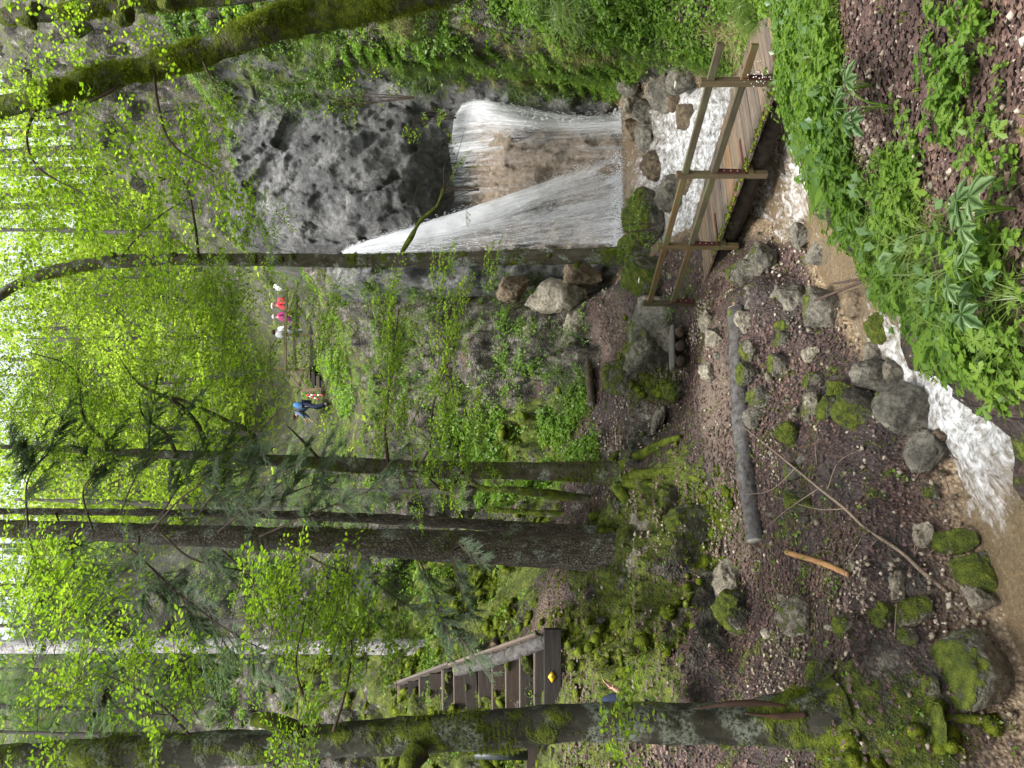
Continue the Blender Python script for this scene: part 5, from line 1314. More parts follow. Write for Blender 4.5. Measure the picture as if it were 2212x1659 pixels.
spruce(t3, [P(452,1420,Y3), P(458,1350,Y3), P(464,1290,Y3), P(472,1150,Y3), P(480,950,Y3), P(492,700,13.4), P(503,400,13.5), P(514,100,13.6), P(524,-200,13.8)], [.55,.42,.315,.29,.265,.205,.178,.162,.14], 21,
  [([P(470,480,13.2), P(400,560,12.6), P(340,680,12.2), P(300,760,12.0)], 12), ([P(480,275,13.2), P(430,330,12.5), P(350,420,12.0), P(280,520,11.6), P(235,620,11.4)], 16),
   ([P(500,880,13.1), P(440,910,12.4), P(370,940,12.0), P(320,980,11.8)], 9), ([P(500,150,13.2), P(400,170,12.5), P(300,240,12.0)], 12), ([P(515,330,13.2), P(590,400,12.8), P(640,500,12.6)], 5),
   ([P(515,200,13.2), P(600,180,12.7), P(660,230,12.4)], 6), ([P(510,470,13.1), P(580,560,12.6), P(640,640,12.4)], 6), ([P(500,560,13), P(560,700,12.4), P(600,800,12.2)], 6),
   ([P(505,60,13.3), P(420,90,12.8), P(340,160,12.4)], 10), ([P(520,60,13.3), P(620,60,12.6), P(700,120,12.3)], 9), ([P(490,620,13.0), P(440,700,12.6), P(410,800,12.4)], 5), ([P(480,1000,12.8), P(470,980,12.3), P(455,975,12.1)], 3),
   ([P(505,350,13.0), P(450,420,12.5), P(420,560,12.2), P(400,660,12.1)], 8), ([P(500,300,13.0), P(440,300,12.6), P(380,330,12.3)], 6)])
t4 = empty('spruce_tree', G(520,1310), 'slimmer second spruce trunk leaning out from behind the thick spruce', 'tree')
spruce(t4, [P(505,1290,13.9), P(515,1180,13.9), P(528,1000,13.9), P(540,800,14), P(549,500,14), P(553,200,14.1), P(556,-150,14.2)], [.14,.12,.10,.085,.075,.065,.05], 22,
  [([P(548,430,13.9), P(600,470,13.4), P(650,540,13.1)], 8), ([P(552,260,14), P(640,300,13.4), P(720,370,13.1)], 5), ([P(545,560,13.9), P(590,620,13.5), P(620,700,13.3)], 7), ([P(552,120,14), P(480,150,14.6), P(420,210,15)], 7), ([P(548,350,14), P(610,390,13.6), P(660,460,13.4)], 7)], seg=18, flute=.02)

# --- 5 mossy tree in the middle with upswept limbs, roots over the mound
t5 = empty('mossy_tree', G(640,1350), 'mossy deciduous tree with upswept dark limbs and spreading roots in the middle', 'tree')
Y5 = 14.2
trunk_part('trunk', [P(628,1420,14.1), P(636,1345,Y5), P(640,1280,Y5), P(641,1150,Y5), P(645,950,Y5), P(655,750,Y5), P(664,600,Y5), P(672,480,Y5), P(676,380,14.2), P(683,250,14.3), P(690,100,14.4), P(700,-150,14.6)],
           [.38,.24,.185,.165,.155,.13,.105,.10,.09,.075,.06,.045], M_BARK_MOSS, t5, 24, 160, .04, 2.5, 31, -.22, .05, 3)
for q in ([(650,1360),(700,1440),(716,1480)], [(620,1370),(600,1450),(560,1510),(530,1545)], [(610,1350),(560,1380),(540,1400)], [(660,1340),(690,1360),(725,1400)], [(630,1390),(640,1460),(620,1530)]):
    pts = [G(a_, b_, .06) for a_, b_ in q]; pts[0] = pts[0] + np.array((0, 0, .10)); limb(t5, pts, .11, .035, M_BARK_MOSS, 33, .2, 10, 24, .02, 'root')
for q, r0 in (([P(664,560,Y5), P(720,545,14), P(755,480,13.9), P(792,400,13.8), P(810,330,13.7)], .07), ([P(670,450,Y5), P(735,430,14), P(790,380,13.7), P(830,300,13.6), P(900,250,13.4)], .06), ([P(676,380,Y5), P(720,360,14.0), P(760,310,13.8), P(800,300,13.7)], .045),
              ([P(678,350,Y5), P(640,290,14.4), P(610,230,14.6)], .05), ([P(684,250,Y5), P(760,180,14), P(860,160,13.8), P(900,60,13.7)], .05), ([P(655,700,Y5), P(700,660,14), P(740,620,13.8)], .035),
              ([P(660,838,14.0), P(740,832,13.5), P(830,842,13.0), P(905,850,12.8), P(990,862,12.7)], .03), ([P(650,905,14.0), P(700,930,13.3), P(780,935,12.9), P(880,970,12.6), P(960,1000,12.5)], .02), ([P(640,1000,14.0), P(600,960,13.4), P(640,900,13.0), P(620,800,12.9)], .03)):
    limb(t5, q, r0, .010, M_TWIG if r0 < .04 else M_BARK_MOSS, 35, -.1, 10, 34, .012)
crown(t5, [(800,130,14,170,110,1.6,84),(760,310,13.8,190,110,1.6,110),(900,420,13.8,170,80,1.4,80),(660,200,14.2,90,110,1.2,34),(950,260,14.2,110,120,1.4,62),(720,500,13.8,130,60,1.1,40),(880,540,13.6,130,45,1.0,34),(1000,440,14,80,70,1.0,30),(620,450,14.2,60,80,.8,14)], T_FAR, M_BEECH, M_TWIG, (.55, 1.0), 36, (.10, .25), .25, P(680,400,14.2), gap=-.02)
crown(t5, [(780,838,13.2,150,16,.6,22),(900,845,12.9,130,26,.6,22),(960,830,12.8,70,18,.4,8),(880,958,12.6,120,40,.5,20),(990,965,12.5,90,45,.4,15),(760,940,12.9,130,28,.5,16),(660,970,12.9,70,60,.4,14),(740,1010,12.8,110,30,.4,12),(700,880,13.2,90,30,.4,10),(905,655,13.6,55,40,.4,8),(860,700,13.5,60,40,.4,8),(960,700,13.4,70,30,.4,8),(820,640,13.6,40,40,.4,5),(1000,640,13.4,40,30,.3,4),(640,1060,13,50,40,.3,5),(1060,1060,12.5,50,30,.3,4),(620,900,13,60,60,.3,6)], T_BEECH, M_BEECH, M_TWIG, (.5, .85), 37, (.12, .15), .15, P(650,900,14))

# --- 6 small mossy stems behind it
for i, (pts, rad, lab) in enumerate([([P(575,1330,15), P(585,1240,15), P(600,1120,15), P(606,1040,15.1), P(640,1000,15.2)], [.10,.09,.075,.06,.04], 'crooked mossy stem just left of the mossy tree'),
        ([P(556,1330,15.5), P(548,1250,15.5), P(552,1150,15.6), P(560,1050,15.7)], [.08,.07,.06,.05], 'thin dark mossy stem between spruce and crooked stem')]):
    t = empty('sapling', pts[0], lab, 'tree'); trunk_part('trunk', pts, rad, M_BARK_MOSS, t, 12, 50, .03, 4, 41 + i)
    crown(t, [(610,1090,15,60,40,.4,8)], T_FAR, M_BEECH, M_TWIG, (.4, .7), 43 + i)

# --- 7 slim tree before the waterfall
t7 = empty('slim_tree', P(1107,1335,16.3), 'slim mossy tree with bent top standing left of the waterfall', 'tree')
Y7 = 16.3
trunk_part('trunk', [P(1106,1350,Y7), P(1106,1300,Y7), P(1103,1150,Y7), P(1098,950,Y7), P(1096,750,Y7), P(1098,550,Y7), P(1098,400,Y7), P(1096,280,Y7), P(1084,170,Y7), P(1058,70,Y7), P(1022,0,16.2), P(960,-90,16)], [.23,.175,.165,.155,.145,.14,.135,.135,.13,.12,.11,.09], M_BARK_SLIM, t7, 20, 170, .035, 3, 51, -.05)
limb(t7, [P(1115,868,16.2), P(1150,890,15.8), P(1185,910,15.5), P(1215,945,15.3), P(1255,960,15.2)], .05, .022, M_BARK_MOSS, 52, .2, 10, 30, .03)
for q in ([(1215,945),(1280,975),(1330,990),(1385,1005)], [(1255,960),(1300,960),(1350,985)], [(1240,955),(1260,1000),(1320,1030)], [(1190,905),(1230,895),(1290,920)]):
    limb(t7, [P(a_, b_, 15.2) for a_, b_ in q], .010, .003, M_TWIG, 53, 0, 5, 16, .002, 'twig')
for i in range(14):
    v = rng.uniform(150, 1250); q = P(1099 + rng.uniform(-12, 12), v, Y7 - .12); o = obj('moss_clump', BM[int(rng.integers(8))], None, t7, q - np.array(t7.location), (0, 0, rng.uniform(0, 6)), (.07, .07, .09)); o['moss'] = 1.0
limb(t7, [P(1092,250,Y7), P(1180,330,15.6), P(1240,420,15.4)], .03, .008, M_TWIG, 54, 0, 6, 20, .006); limb(t7, [P(1096,430,Y7), P(1180,420,15.5), P(1260,400,15), P(1330,330,14.6)], .035, .008, M_TWIG, 55, 0, 6, 20, .006)
crown(t7, [(1120,90,15.8,110,90,.9,36),(1000,60,16,70,70,.8,20),(1180,330,15.4,70,90,.8,24),(1060,380,15.8,60,80,.6,16),(1190,520,15.2,60,50,.6,14),(1060,230,15.8,60,70,.7,16),(1250,420,14.8,70,50,.6,14)], T_MAPLE, M_MAPLE, M_TWIG, (.5, .9), 56, (.12, .25), .25, P(1098,300,16.3))
crown(t7, [(1170,560,15.2,60,50,.5,16),(1100,580,15.4,50,40,.4,8)], T_FAR, M_BEECH, M_TWIG, (.5, .8), 57)

# --- 8 leaning mossy trunk at the upper right, 9 the second one in the corner
t8 = empty('leaning_tree', P(1675,880,11.8), 'thick mossy trunk leaning left out of the right bank', 'tree')
trunk_part('trunk', [P(1720,1000,12.0), P(1672,860,11.7), P(1636,720,11.5), P(1612,620,11.3), P(1592,553,11.1), P(1546,432,11), P(1515,320,10.9), P(1484,200,10.8), P(1456,100,10.7), P(1428,0,10.7), P(1400,-100,10.6)], [.38,.30,.26,.235,.215,.19,.175,.16,.155,.15,.14], M_BARK_MOSS, t8, 30, 220, .06, 3.0, 61, .02)
limb(t8, [P(1530,290,10.9), P(1470,250,10.8), P(1420,150,10.7), P(1400,90,10.6)], .03, .010, M_TWIG, 62, 0, 6, 22, .006)
limb(t8, [P(1540,330,10.9), P(1440,340,10.8), P(1350,370,10.7), P(1290,460,10.6)], .03, .010, M_TWIG, 63, 0, 6, 22, .006)
limb(t8, [P(1570,420,11), P(1500,450,10.8), P(1440,480,10.7)], .02, .006, M_TWIG, 64, 0, 6, 22, .006); limb(t8, [P(1470,110,10.8), P(1380,60,10.6), P(1300,80,10.5), P(1240,180,10.4)], .03, .008, M_TWIG, 65, 0, 6, 22, .006)
crown(t8, [(1320,100,10.8,140,90,.9,40),(1450,110,10.6,80,70,.7,22),(1340,330,10.8,90,70,.7,24),(1430,400,10.8,70,60,.6,16),(1250,220,10.8,70,90,.7,18),(1570,150,11.3,60,80,.5,14),(1600,300,11.5,50,70,.5,8),(1270,480,11,50,40,.5,9),(1500,480,11.2,60,30,.4,6),(1400,240,10.8,80,60,.6,14),(1640,30,10,40,40,.3,6)], T_MAPLE, M_MAPLE, M_TWIG, (.42, .72), 66, (.12, .25), .3, P(1500,300,11), gap=-.25)
t9 = empty('leaning_tree', P(1668,560,13), 'upright trunk with moss cushions on the right bank behind the leaning one', 'tree')
trunk_part('trunk', [P(1690,700,13.2), P(1668,480,13), P(1652,300,12.9), P(1634,150,12.8), P(1622,0,12.8), P(1612,-150,12.7)], [.20,.15,.135,.125,.12,.11], M_BARK_MOSS, t9, 20, 110, .07, 3.4, 71, -.12)
for (u, v, s) in ((1572+24,168+5,.16),(1640,80,.12),(1624,270,.17),(1610,60,.14),(1650,360,.15)):
    o = obj('moss_clump', BM[int(rng.integers(8))], None, t9, P(u, v, 12.7) - np.array(t9.location), (0, 0, rng.uniform(0, 6)), (s, s, s * 1.2)); o['moss'] = 1.0

# --- unseen upper crowns, added above the picture to shade the floor
def shade_canopy(tree, c, rad, n, seed, ml=M_BEECH):
    r = np.random.default_rng(seed); q = r.normal(0, 1, (n, 3)); q /= np.linalg.norm(q, axis=1)[:, None]; q *= (r.random(n) ** .4)[:, None]; pos = q * np.array(rad) + np.array(c)
    V, F, rn, TV, TF = place_sprays(T_HILL, pos, r.uniform(0, 6.28, n), r.normal(.1, .3, n), r.normal(0, .3, n), r.uniform(1.3, 2.2, n), seed)
    a = child('crown', mesh_np('crown', V, F, {'rnd': rn}), ml, tree); a['kind'] = 'stuff'
    d0 = np.array(tree.location); k = np.array((c[0], c[1], c[2] + rad[2]))
    for s_ in range(4): limb(tree, [P(16,-100,8.65) if tree is t1 else k * .5 + np.array(c) * .5, np.array(c) + r.normal(0, .3, 3) * np.array(rad), np.array(c) + r.normal(0, .6, 3) * np.array(rad)], .06, .015, M_BARK_FAR, s_, 0, 6, 16, .01)
shade_canopy(t1, (-2.6, 2.6, 10.2), (3.6, 3.4, 1.8), 230, 401); shade_canopy(t3, (-2.2, 10.5, 14.5), (3.0, 2.6, 2.6), 130, 402); shade_canopy(t5, (0.6, 11.0, 14.8), (3.2, 2.6, 2.6), 180, 403); shade_canopy(t7, (2.2, 13.5, 17), (2.5, 2.0, 2.4), 90, 404)
# --- trees on the hillside behind
def far_tree(u, vb, Y, hgt, r0, label, seed, lean=0.0, crown_from=.25, n=70, tmpl=T_HILL, ml=M_FARLEAF, spread=1.0, sc=(1.3, 2.2)):
    b = P(u, vb, Y); b[2] = float(H(b[0], b[1], False)) - .3
    t = empty('hillside_tree', b, label, 'tree', 'trees on the hillside')
    top = b + np.array((lean, 0, hgt))
    trunk_part('trunk', [b, b * .5 + top * .5 + np.array((lean * .2, 0, 0)), top], [r0, r0 * .8, r0 * .35], M_BARK_FAR, t, 10, 30, .06, 1.0, seed)
    r = np.random.default_rng(seed); f = r.uniform(crown_from, 1.0, n); a = r.uniform(0, 6.28, n); rad = (hgt * .26 * spread) * (np.sin(np.clip((f - crown_from) / (1 - crown_from), 0.06, 1) * 2.9) * .8 + .25) * np.sqrt(r.random(n))
    pos = b + (top - b) * f[:, None] + np.stack([np.cos(a) * rad, np.sin(a) * rad, r.normal(0, .3, n)], 1)
    V, F, rn, TV, TF = place_sprays(tmpl, pos, a + r.normal(0, .5, n), r.normal(.15, .3, n), r.normal(0, .3, n), r.uniform(*sc, n), seed)
    c_ = child('crown', mesh_np('crown', V, F, {'rnd': rn}), ml, t); c_['kind'] = 'stuff'
    return t
far_list = []
r = np.random.default_rng(99)
for i, (u, vb, Y) in enumerate([(560,560,31),(640,520,34),(720,560,33),(790,540,35),(860,560,34),(930,520,37),(1000,540,36),(1080,520,37),(1150,470,34),(590,380,42),(690,360,45),(780,350,46),(870,330,47),(960,340,46),(1060,340,45),(1150,330,46),(640,220,52),(760,200,54),(880,200,55),(1000,200,54),(1110,230,54),(480,420,36),(520,250,42),(1200,420,38),(450,200,40)]):
    far_list.append((u, vb, Y, r.uniform(7, 11), r.uniform(.10, .2), i))
for (u, vb, Y, hgt, r0, i) in far_list:
    far_tree(u, vb, Y, hgt, r0, ('bright green broadleaf tree just behind the upper footbridge' if i < 9 else 'bright green broadleaf tree halfway up the hillside' if i < 16 else 'bright green broadleaf tree near the top of the hillside'), 200 + i, r.uniform(-.8, .8), .08, 96)
for i, (u, vb, Y, r0) in enumerate([(1292,345,40,.25),(1335,350,44,.28),(1375,345,42,.20),(1410,350,46,.30),(1250,350,43,.22),(1455,350,41,.25),(1220,370,45,.26)]):
    far_tree(u, vb, Y, 16, r0, 'tall bare stemmed tree on the skyline above the waterfall face', 300 + i, r.uniform(-.4, .4), .55, 26, spread=.5, sc=(.9, 1.5))
for i, (u, vb, Y) in enumerate([(1230,330,39),(1290,340,37),(1350,335,38),(1420,335,37),(1480,340,38),(1540,400,30),(1390,330,48),(1310,330,50),(1240,330,52),(1460,330,50)]):
    far_tree(u, vb, Y, 9.5 if i < 6 else 13, .12, 'leafy tree on the skyline above the waterfall face', 340 + i, r.uniform(-.4, .4), .1, 56, spread=.8, sc=(1.1, 2.0))
for i, (u, vb, Y) in enumerate([(120,430,22),(60,560,20.5),(200,520,22),(300,330,25),(20,330,23),(180,250,26),(390,330,27),(640,760,21.5),(600,820,20),(560,700,23)]):
    b_ = far_tree(u, vb, Y, 7.5 if i < 7 else 4.0, .09, 'soft light green young spruce on the left slope' if i < 7 else 'small light green spruce below the upper stairs', 320 + i, 0, .05, 60 if i < 7 else 36, T_FNEED, M_FARNEEDLE, .72, (1.0, 1.7) if i < 7 else (.7, 1.1))
    b_['group'] = 'young spruces'
# ================================================================ ground cover
def mesh_arrays(me):
    n = len(me.vertices); V = np.empty(n * 3, np.float32); me.vertices.foreach_get('co', V); Nn = np.empty(n * 3, np.float32); me.vertex_normals.foreach_get('vector', Nn)
    return V.reshape(-1, 3).astype(float), Nn.reshape(-1, 3).astype(float)
def to_uv(V):
    f = V[:, 1] * cp + V[:, 2] * sp; b = -V[:, 1] * sp + V[:, 2] * cp; f = np.maximum(f, .01)
    return 829.5 + V[:, 0] / f * FPX, 1106 - b / f * FPX, f
def inpoly(u, v, poly):
    poly = np.array(poly, float); ins = np.zeros(len(u), bool); j = len(poly) - 1
    for i in range(len(poly)):
        c_ = ((poly[i, 1] > v) != (poly[j, 1] > v)) & (u < (poly[j, 0] - poly[i, 0]) * (v - poly[i, 1]) / (poly[j, 1] - poly[i, 1] + 1e-9) + poly[i, 0]); ins ^= c_; j = i
    return ins
GV, GN = mesh_arrays(bpy.data.objects['ground'].data); GU, GVV, GD = to_uv(GV)
HV, HN = mesh_arrays(bpy.data.objects['hillside'].data); HU, HVV, HD = to_uv(HV)
CV, CN = mesh_arrays(bpy.data.objects['rock_face'].data); CU, CVV, CD = to_uv(CV)
GST = stream_dist(GV[:, 0], GV[:, 1]); DRY = GST[0] > GST[2] * 1.15
def pick(n, weight, V, N_, seed, jit=.045):
    r = np.random.default_rng(seed); w_ = np.maximum(weight, 0); w_ = w_ / w_.sum(); i = r.choice(len(V), n, p=w_)
    return V[i] + r.normal(0, 1, (n, 3)) * np.array((jit, jit, .0)), N_[i], r
def scatter(tmpls, pos, yaw, tilt_n, scale, seed, upmix=.6):
    """templates (V,F,rnd) with z up; each set on its spot, leaning between the slope normal and upright"""
    r = np.random.default_rng(seed); n = len(pos); wh = r.integers(0, len(tmpls), n); Vs, Fs, Rn = [], [], []; c0 = 0
    z = tilt_n * (1 - upmix) + np.array((0, 0, 1.0)) * upmix; z /= np.linalg.norm(z, axis=1)[:, None]
    x = np.stack([np.cos(yaw), np.sin(yaw), np.zeros(n)], 1); x = x - z * (x * z).sum(1)[:, None]; x /= np.linalg.norm(x, axis=1)[:, None]; y = np.cross(z, x)
    R = np.stack([x, y, z], 2)
    for k, (V, F, rn) in enumerate(tmpls):
        s = np.where(wh == k)[0]
        if not len(s): continue
        Vs.append((np.einsum('mij,nj->mni', R[s], V) * scale[s][:, None, None] + pos[s][:, None]).reshape(-1, 3))
        Fs.append((F[None] + (np.arange(len(s)) * len(V))[:, None, None]).reshape(-1, F.shape[1]) + c0); c0 += len(s) * len(V)
        Rn.append(np.clip(.45 * rn[None] + .25 * r.random(len(s))[:, None] + (.15 + .45 * fbm(pos[s] * 2.2, 3, 9))[:, None], 0, 1).ravel())
    return np.concatenate(Vs), np.concatenate(Fs), np.concatenate(Rn)
def stuff(name, label, data, mat):
    V, F, rn = data; o = obj(name, mesh_np(name, V, F, {'rnd': rn}), mat); return tag(o, label, kind='stuff')
def lobe(p, d, L, wd, up_, Vs, Fs):
    """a deeply toothed leaflet"""
    sd_ = np.cross(up_, d); n = len(Vs)
    for f_, w_ in ((0,0),(.22,.30),(.34,.18),(.50,.42),(.62,.22),(.76,.28),(1.0,0),(.76,-.28),(.62,-.22),(.50,-.42),(.34,-.18),(.22,-.30)):
        Vs.append(p + d * L * f_ + sd_ * wd * L * w_ * 1.6 - up_ * (.25 * L * f_ * f_))
    for i in range(1, 11): Fs.append([n, n + i, n + i + 1])
def herb_template(seed, nl=6, size=.044, hgt=.085):
    r = np.random.default_rng(seed); Vs, Fs, rn = [], [], []
    for k in range(nl):
        a = r.uniform(0, 6.28); rad = r.uniform(.01, .075); h_ = hgt * r.uniform(.4, 1.15); c = np.array((math.cos(a) * rad, math.sin(a) * rad, h_)); S_ = size * r.uniform(.7, 1.2); n0 = len(Vs)
        up_ = np.array((r.normal(0, .3), r.normal(0, .3), 1.0)); up_ /= np.linalg.norm(up_)
        for q in (-1.25, 0, 1.25):
            d = np.array((math.cos(a + q), math.sin(a + q), 0)); d -= up_ * (d @ up_); d /= np.linalg.norm(d); lobe(c, d, S_ * (1 if q == 0 else .85), .55, up_, Vs, Fs)
        Vs += [np.array((0, 0, 0)), c, c + np.array((.0015, .0015, 0))]; Fs.append([len(Vs) - 3, len(Vs) - 2, len(Vs) - 1])
        rn += [r.random()] * (len(Vs) - n0)
    return np.array(Vs), np.array(Fs), np.array(rn)
def rosette(seed, nl=10, size=.05, hgt=.08, spread=.08):
    r = np.random.default_rng(seed); lv, lf = leaf_template('far'); Vs, Fs, rn = [], [], []
    for k in range(nl):
        a = r.uniform(0, 6.28); c = np.array((math.cos(a) * r.uniform(0, spread), math.sin(a) * r.uniform(0, spread), hgt * r.random()))
        R = rotm(np.array(a), np.array(r.normal(.1, .5)), np.array(r.normal(0, .4))); Fs.append(lf + len(Vs)); Vs += list((R @ lv.T).T * size * r.uniform(.6, 1.3) + c); rn += [r.random()] * len(lv)
    return np.array(Vs), np.concatenate(Fs), np.array(rn)
def grass_template(seed, nb=14, L=.25, wd=.004, droop=.6):
    r = np.random.default_rng(seed); Vs, Fs, rn = [], [], []
    for k in range(nb):
        a = r.uniform(0, 6.28); l = L * r.uniform(.5, 1.2); d = np.array((math.cos(a), math.sin(a), 0)); sd_ = np.array((-d[1], d[0], 0)); lean = r.uniform(.15, .6); dr = droop * r.uniform(.6, 1.4); n = len(Vs); b = d * r.uniform(0, .02)
        for i, f in enumerate((0, .35, .7, 1.0)):
            p = b + d * l * (lean * f + dr * .5 * f * f) + np.array((0, 0, l * (f * .95 - dr * .75 * f * f))); w_ = wd * (1 - f * .85)
            Vs += [p + sd_ * w_, p - sd_ * w_]
        for i in range(3): Fs.append([n + 2 * i, n + 2 * i + 1, n + 2 * i + 3, n + 2 * i + 2])
        rn += [r.random()] * 8
    return np.array(Vs), np.array(Fs), np.array(rn)
HERBS = [herb_template(i) for i in range(6)]; ROS = [rosette(20 + i) for i in range(6)]; GRS = [grass_template(30 + i) for i in range(4)]; LGR = [grass_template(40 + i, 16, .42, .005, .9) for i in range(4)]

# near bank: lacy herbs
poly = [(1700,1695),(1400,1690),(1240,1775),(1130,1850),(1020,1930),(900,2010),(850,2110),(820,2260),(1090,2260),(1190,2130),(1230,2040),(1240,1930),(1330,1862),(1480,1835),(1700,1815)]
ip = inpoly(GU, GVV, poly) & (GV[:, 1] < 10.2) & (GV[:, 1] > 2) & (GV[:, 2] > -3.3)
dens = ip * (0.06 + sstep(-.2, .3, fbm(GV * 2.2, 4, 81))) 
pos, nn, r = pick(3200, dens, GV, GN, 82)
stuff('herb_cover', 'lacy bright green herbs covering the near bank', scatter(HERBS, pos, r.uniform(0, 6.28, len(pos)), nn, r.uniform(.55, 1.7, len(pos)) * (1 + .45 * fbm(pos * 1.3, 3, 80)), 83, .7), M_HERB)
ip2 = inpoly(GU, GVV, [(1200,1850),(1659,1820),(1659,2212),(1050,2212)]) & (GV[:, 1] < 7)
pos, nn, r = pick(110, ip2 * sstep(.0, .3, fbm(GV * 2, 3, 85)), GV, GN, 84)
stuff('herb_cover', 'scattered lacy herbs growing in the gravel of the near footpath', scatter(HERBS, pos, r.uniform(0, 6.28, len(pos)), nn, r.uniform(.6, 1.2, len(pos)), 86, .7), M_HERB)
pos, nn, r = pick(420, ip * 1.0, GV, GN, 89)
stuff('herb_cover', 'broader darker leaves scattered through the near bank herbs', scatter([rosette(70 + i, 9, .075, .16, .07) for i in range(4)], pos, r.uniform(0, 6.28, len(pos)), nn, r.uniform(.5, 1.2, len(pos)), 90, .75), M_BROADHERB)
pos, nn, r = pick(800, ip * 1.0, GV, GN, 87)
stuff('grass_cover', 'fine grass among the herbs of the near bank', scatter(LGR, pos, r.uniform(0, 6.28, len(pos)), nn, r.uniform(.35, .9, len(pos)), 88, .8), M_GRASS)
# right bank slope
rb_ = inpoly(GU, GVV, [(1440,450),(1700,300),(1700,1680),(1540,1640),(1500,1560),(1520,1400),(1450,1330),(1455,1000)]) & (GV[:, 1] > 10.2) & (GV[:, 0] > 4.5)
pos, nn, r = pick(9000, rb_ * (.15 + sstep(-.2, .25, fbm(GV * .9, 4, 91))), GV, GN, 92)
stuff('slope_herbs', 'dense small leaved herbs on the right bank beside the waterfall', scatter(ROS, pos, r.uniform(0, 6.28, len(pos)), nn, r.uniform(.8, 1.9, len(pos)), 93, .45), M_HERB)
pos, nn, r = pick(1500, rb_ * sstep(0, .3, fbm(GV * .8, 3, 94)), GV, GN, 95)
stuff('slope_grass', 'drooping grass on the ledges of the right bank', scatter(LGR, pos, r.uniform(0, 6.28, len(pos)), nn, r.uniform(.7, 1.5, len(pos)), 96, .35), M_GRASS)
pos, nn, r = pick(420, rb_ * sstep(.15, .4, fbm(GV * .8, 3, 97)), GV, GN, 98)
stuff('dry_grass', 'dry straw coloured grass hanging from the right bank', scatter(LGR, pos, r.uniform(0, 6.28, len(pos)), nn, r.uniform(.7, 1.3, len(pos)), 99, .2), M_DRYGRASS)
# cliff: grass on ledges and its right wall
cw = (sstep(7.0, 7.9, CV[:, 0]) * sstep(-.1, .3, fbm(CV * .8, 3, 101)) + sstep(8.9, 9.6, CV[:, 2]) * .6 + sstep(3.0, 2.4, CV[:, 0]) * sstep(0, .3, fbm(CV * 1.1, 3, 102)) * .8) * (CV[:, 2] > -.6)
pos, nn, r = pick(2600, cw, CV, CN, 103)
stuff('cliff_herbs', 'small herbs clinging to the rock face around the waterfall', scatter(ROS, pos, r.uniform(0, 6.28, len(pos)), nn, r.uniform(.7, 1.7, len(pos)), 104, .4), M_HERB)
pos, nn, r = pick(900, cw, CV, CN, 105)
stuff('cliff_grass', 'grass tufts hanging from ledges of the rock face', scatter(LGR, pos, r.uniform(0, 6.28, len(pos)), nn, r.uniform(.6, 1.4, len(pos)), 106, .3), M_GRASS)
# middle wall and upper slope
mid = inpoly(GU, GVV, [(560,620),(1100,640),(1105,760),(1040,900),(1050,1120),(1000,1280),(880,1260),(740,1300),(640,1290),(560,1150)]) & (GV[:, 1] > 16)
pos, nn, r = pick(3400, mid * np.where(GVV < 800, .12, 1.0) * (.04 + sstep(.05, .36, fbm(GV * .7, 4, 111))), GV, GN, 112)
stuff('slope_herbs', 'herbs and seedlings on the rocky slope below the upper footbridge', scatter(ROS, pos, r.uniform(0, 6.28, len(pos)), nn, r.uniform(.8, 2.0, len(pos)), 113, .5), M_HERB)
pos, nn, r = pick(700, mid * np.where(GVV < 800, .25, 1.0) * sstep(.05, .3, fbm(GV * .7, 3, 114)), GV, GN, 115)
stuff('slope_grass', 'grass tufts on the rocky slope below the upper footbridge', scatter(LGR, pos, r.uniform(0, 6.28, len(pos)), nn, r.uniform(.6, 1.3, len(pos)), 116, .4), M_GRASS)
hw_ = ~inpoly(HU, HVV, [(720,540),(1130,540),(1130,780),(720,780)]) & (HU > -200) & (HU < 1900) & (HVV > -300) & (HN[:, 2] < .96)
pos, nn, r = pick(1500, hw_ * (.2 + sstep(-.1, .3, fbm(HV * .35, 3, 117))) * (1 / np.maximum(HD, 20)), HV, HN, 118, .2)
m = len(pos); V, F, rn, TV, TF = place_sprays(T_HILL, pos + np.array((0, 0, .2)), r.uniform(0, 6.28, m), r.normal(-.2, .4, m), r.normal(0, .4, m), r.uniform(1.0, 2.2, m), 119)
o = obj('hillside_undergrowth', mesh_np('hillside_undergrowth', V, F, {'rnd': rn}), M_FARLEAF); tag(o, 'leafy undergrowth covering the hillside', kind='stuff')
hp = inpoly(HU, HVV, [(700,660),(1130,670),(1130,790),(700,790)])
pos, nn, r = pick(350, hp * (.03 + sstep(0, .3, fbm(HV * .6, 3, 171))), HV, HN, 172, .2)
stuff('slope_herbs', 'leafy herbs around the upper footbridge', scatter(ROS, pos, r.uniform(0, 6.28, len(pos)), nn, r.uniform(1.2, 3.0, len(pos)), 173, .5), M_HERB)
lf_ = inpoly(GU, GVV, [(0,300),(560,200),(560,1000),(420,1150),(200,1180),(0,1120)]) & (GV[:, 1] > 13)
pos, nn, r = pick(2600, lf_ * (.05 + sstep(0, .35, fbm(GV * .7, 4, 121))), GV, GN, 122)
stuff('slope_herbs', 'herbs on the mossy left slope beside the stairs', scatter(ROS, pos, r.uniform(0, 6.28, len(pos)), nn, r.uniform(.8, 1.8, len(pos)), 123, .5), M_HERB)
# seedlings on the floor
fl = inpoly(GU, GVV, [(0,1250),(420,1250),(760,1560),(760,1650),(640,2000),(420,2212),(0,2212)]) & DRY
pos, nn, r = pick(420, fl * (.1 + sstep(.1, .4, fbm(GV * .9, 3, 125))), GV, GN, 126)
stuff('seedlings', 'scattered green seedlings on the forest floor', scatter([rosette(60 + i, 4, .055, .06, .03) for i in range(3)], pos, r.uniform(0, 6.28, len(pos)), nn, r.uniform(.5, 1.1, len(pos)), 127, .8), M_HERB)
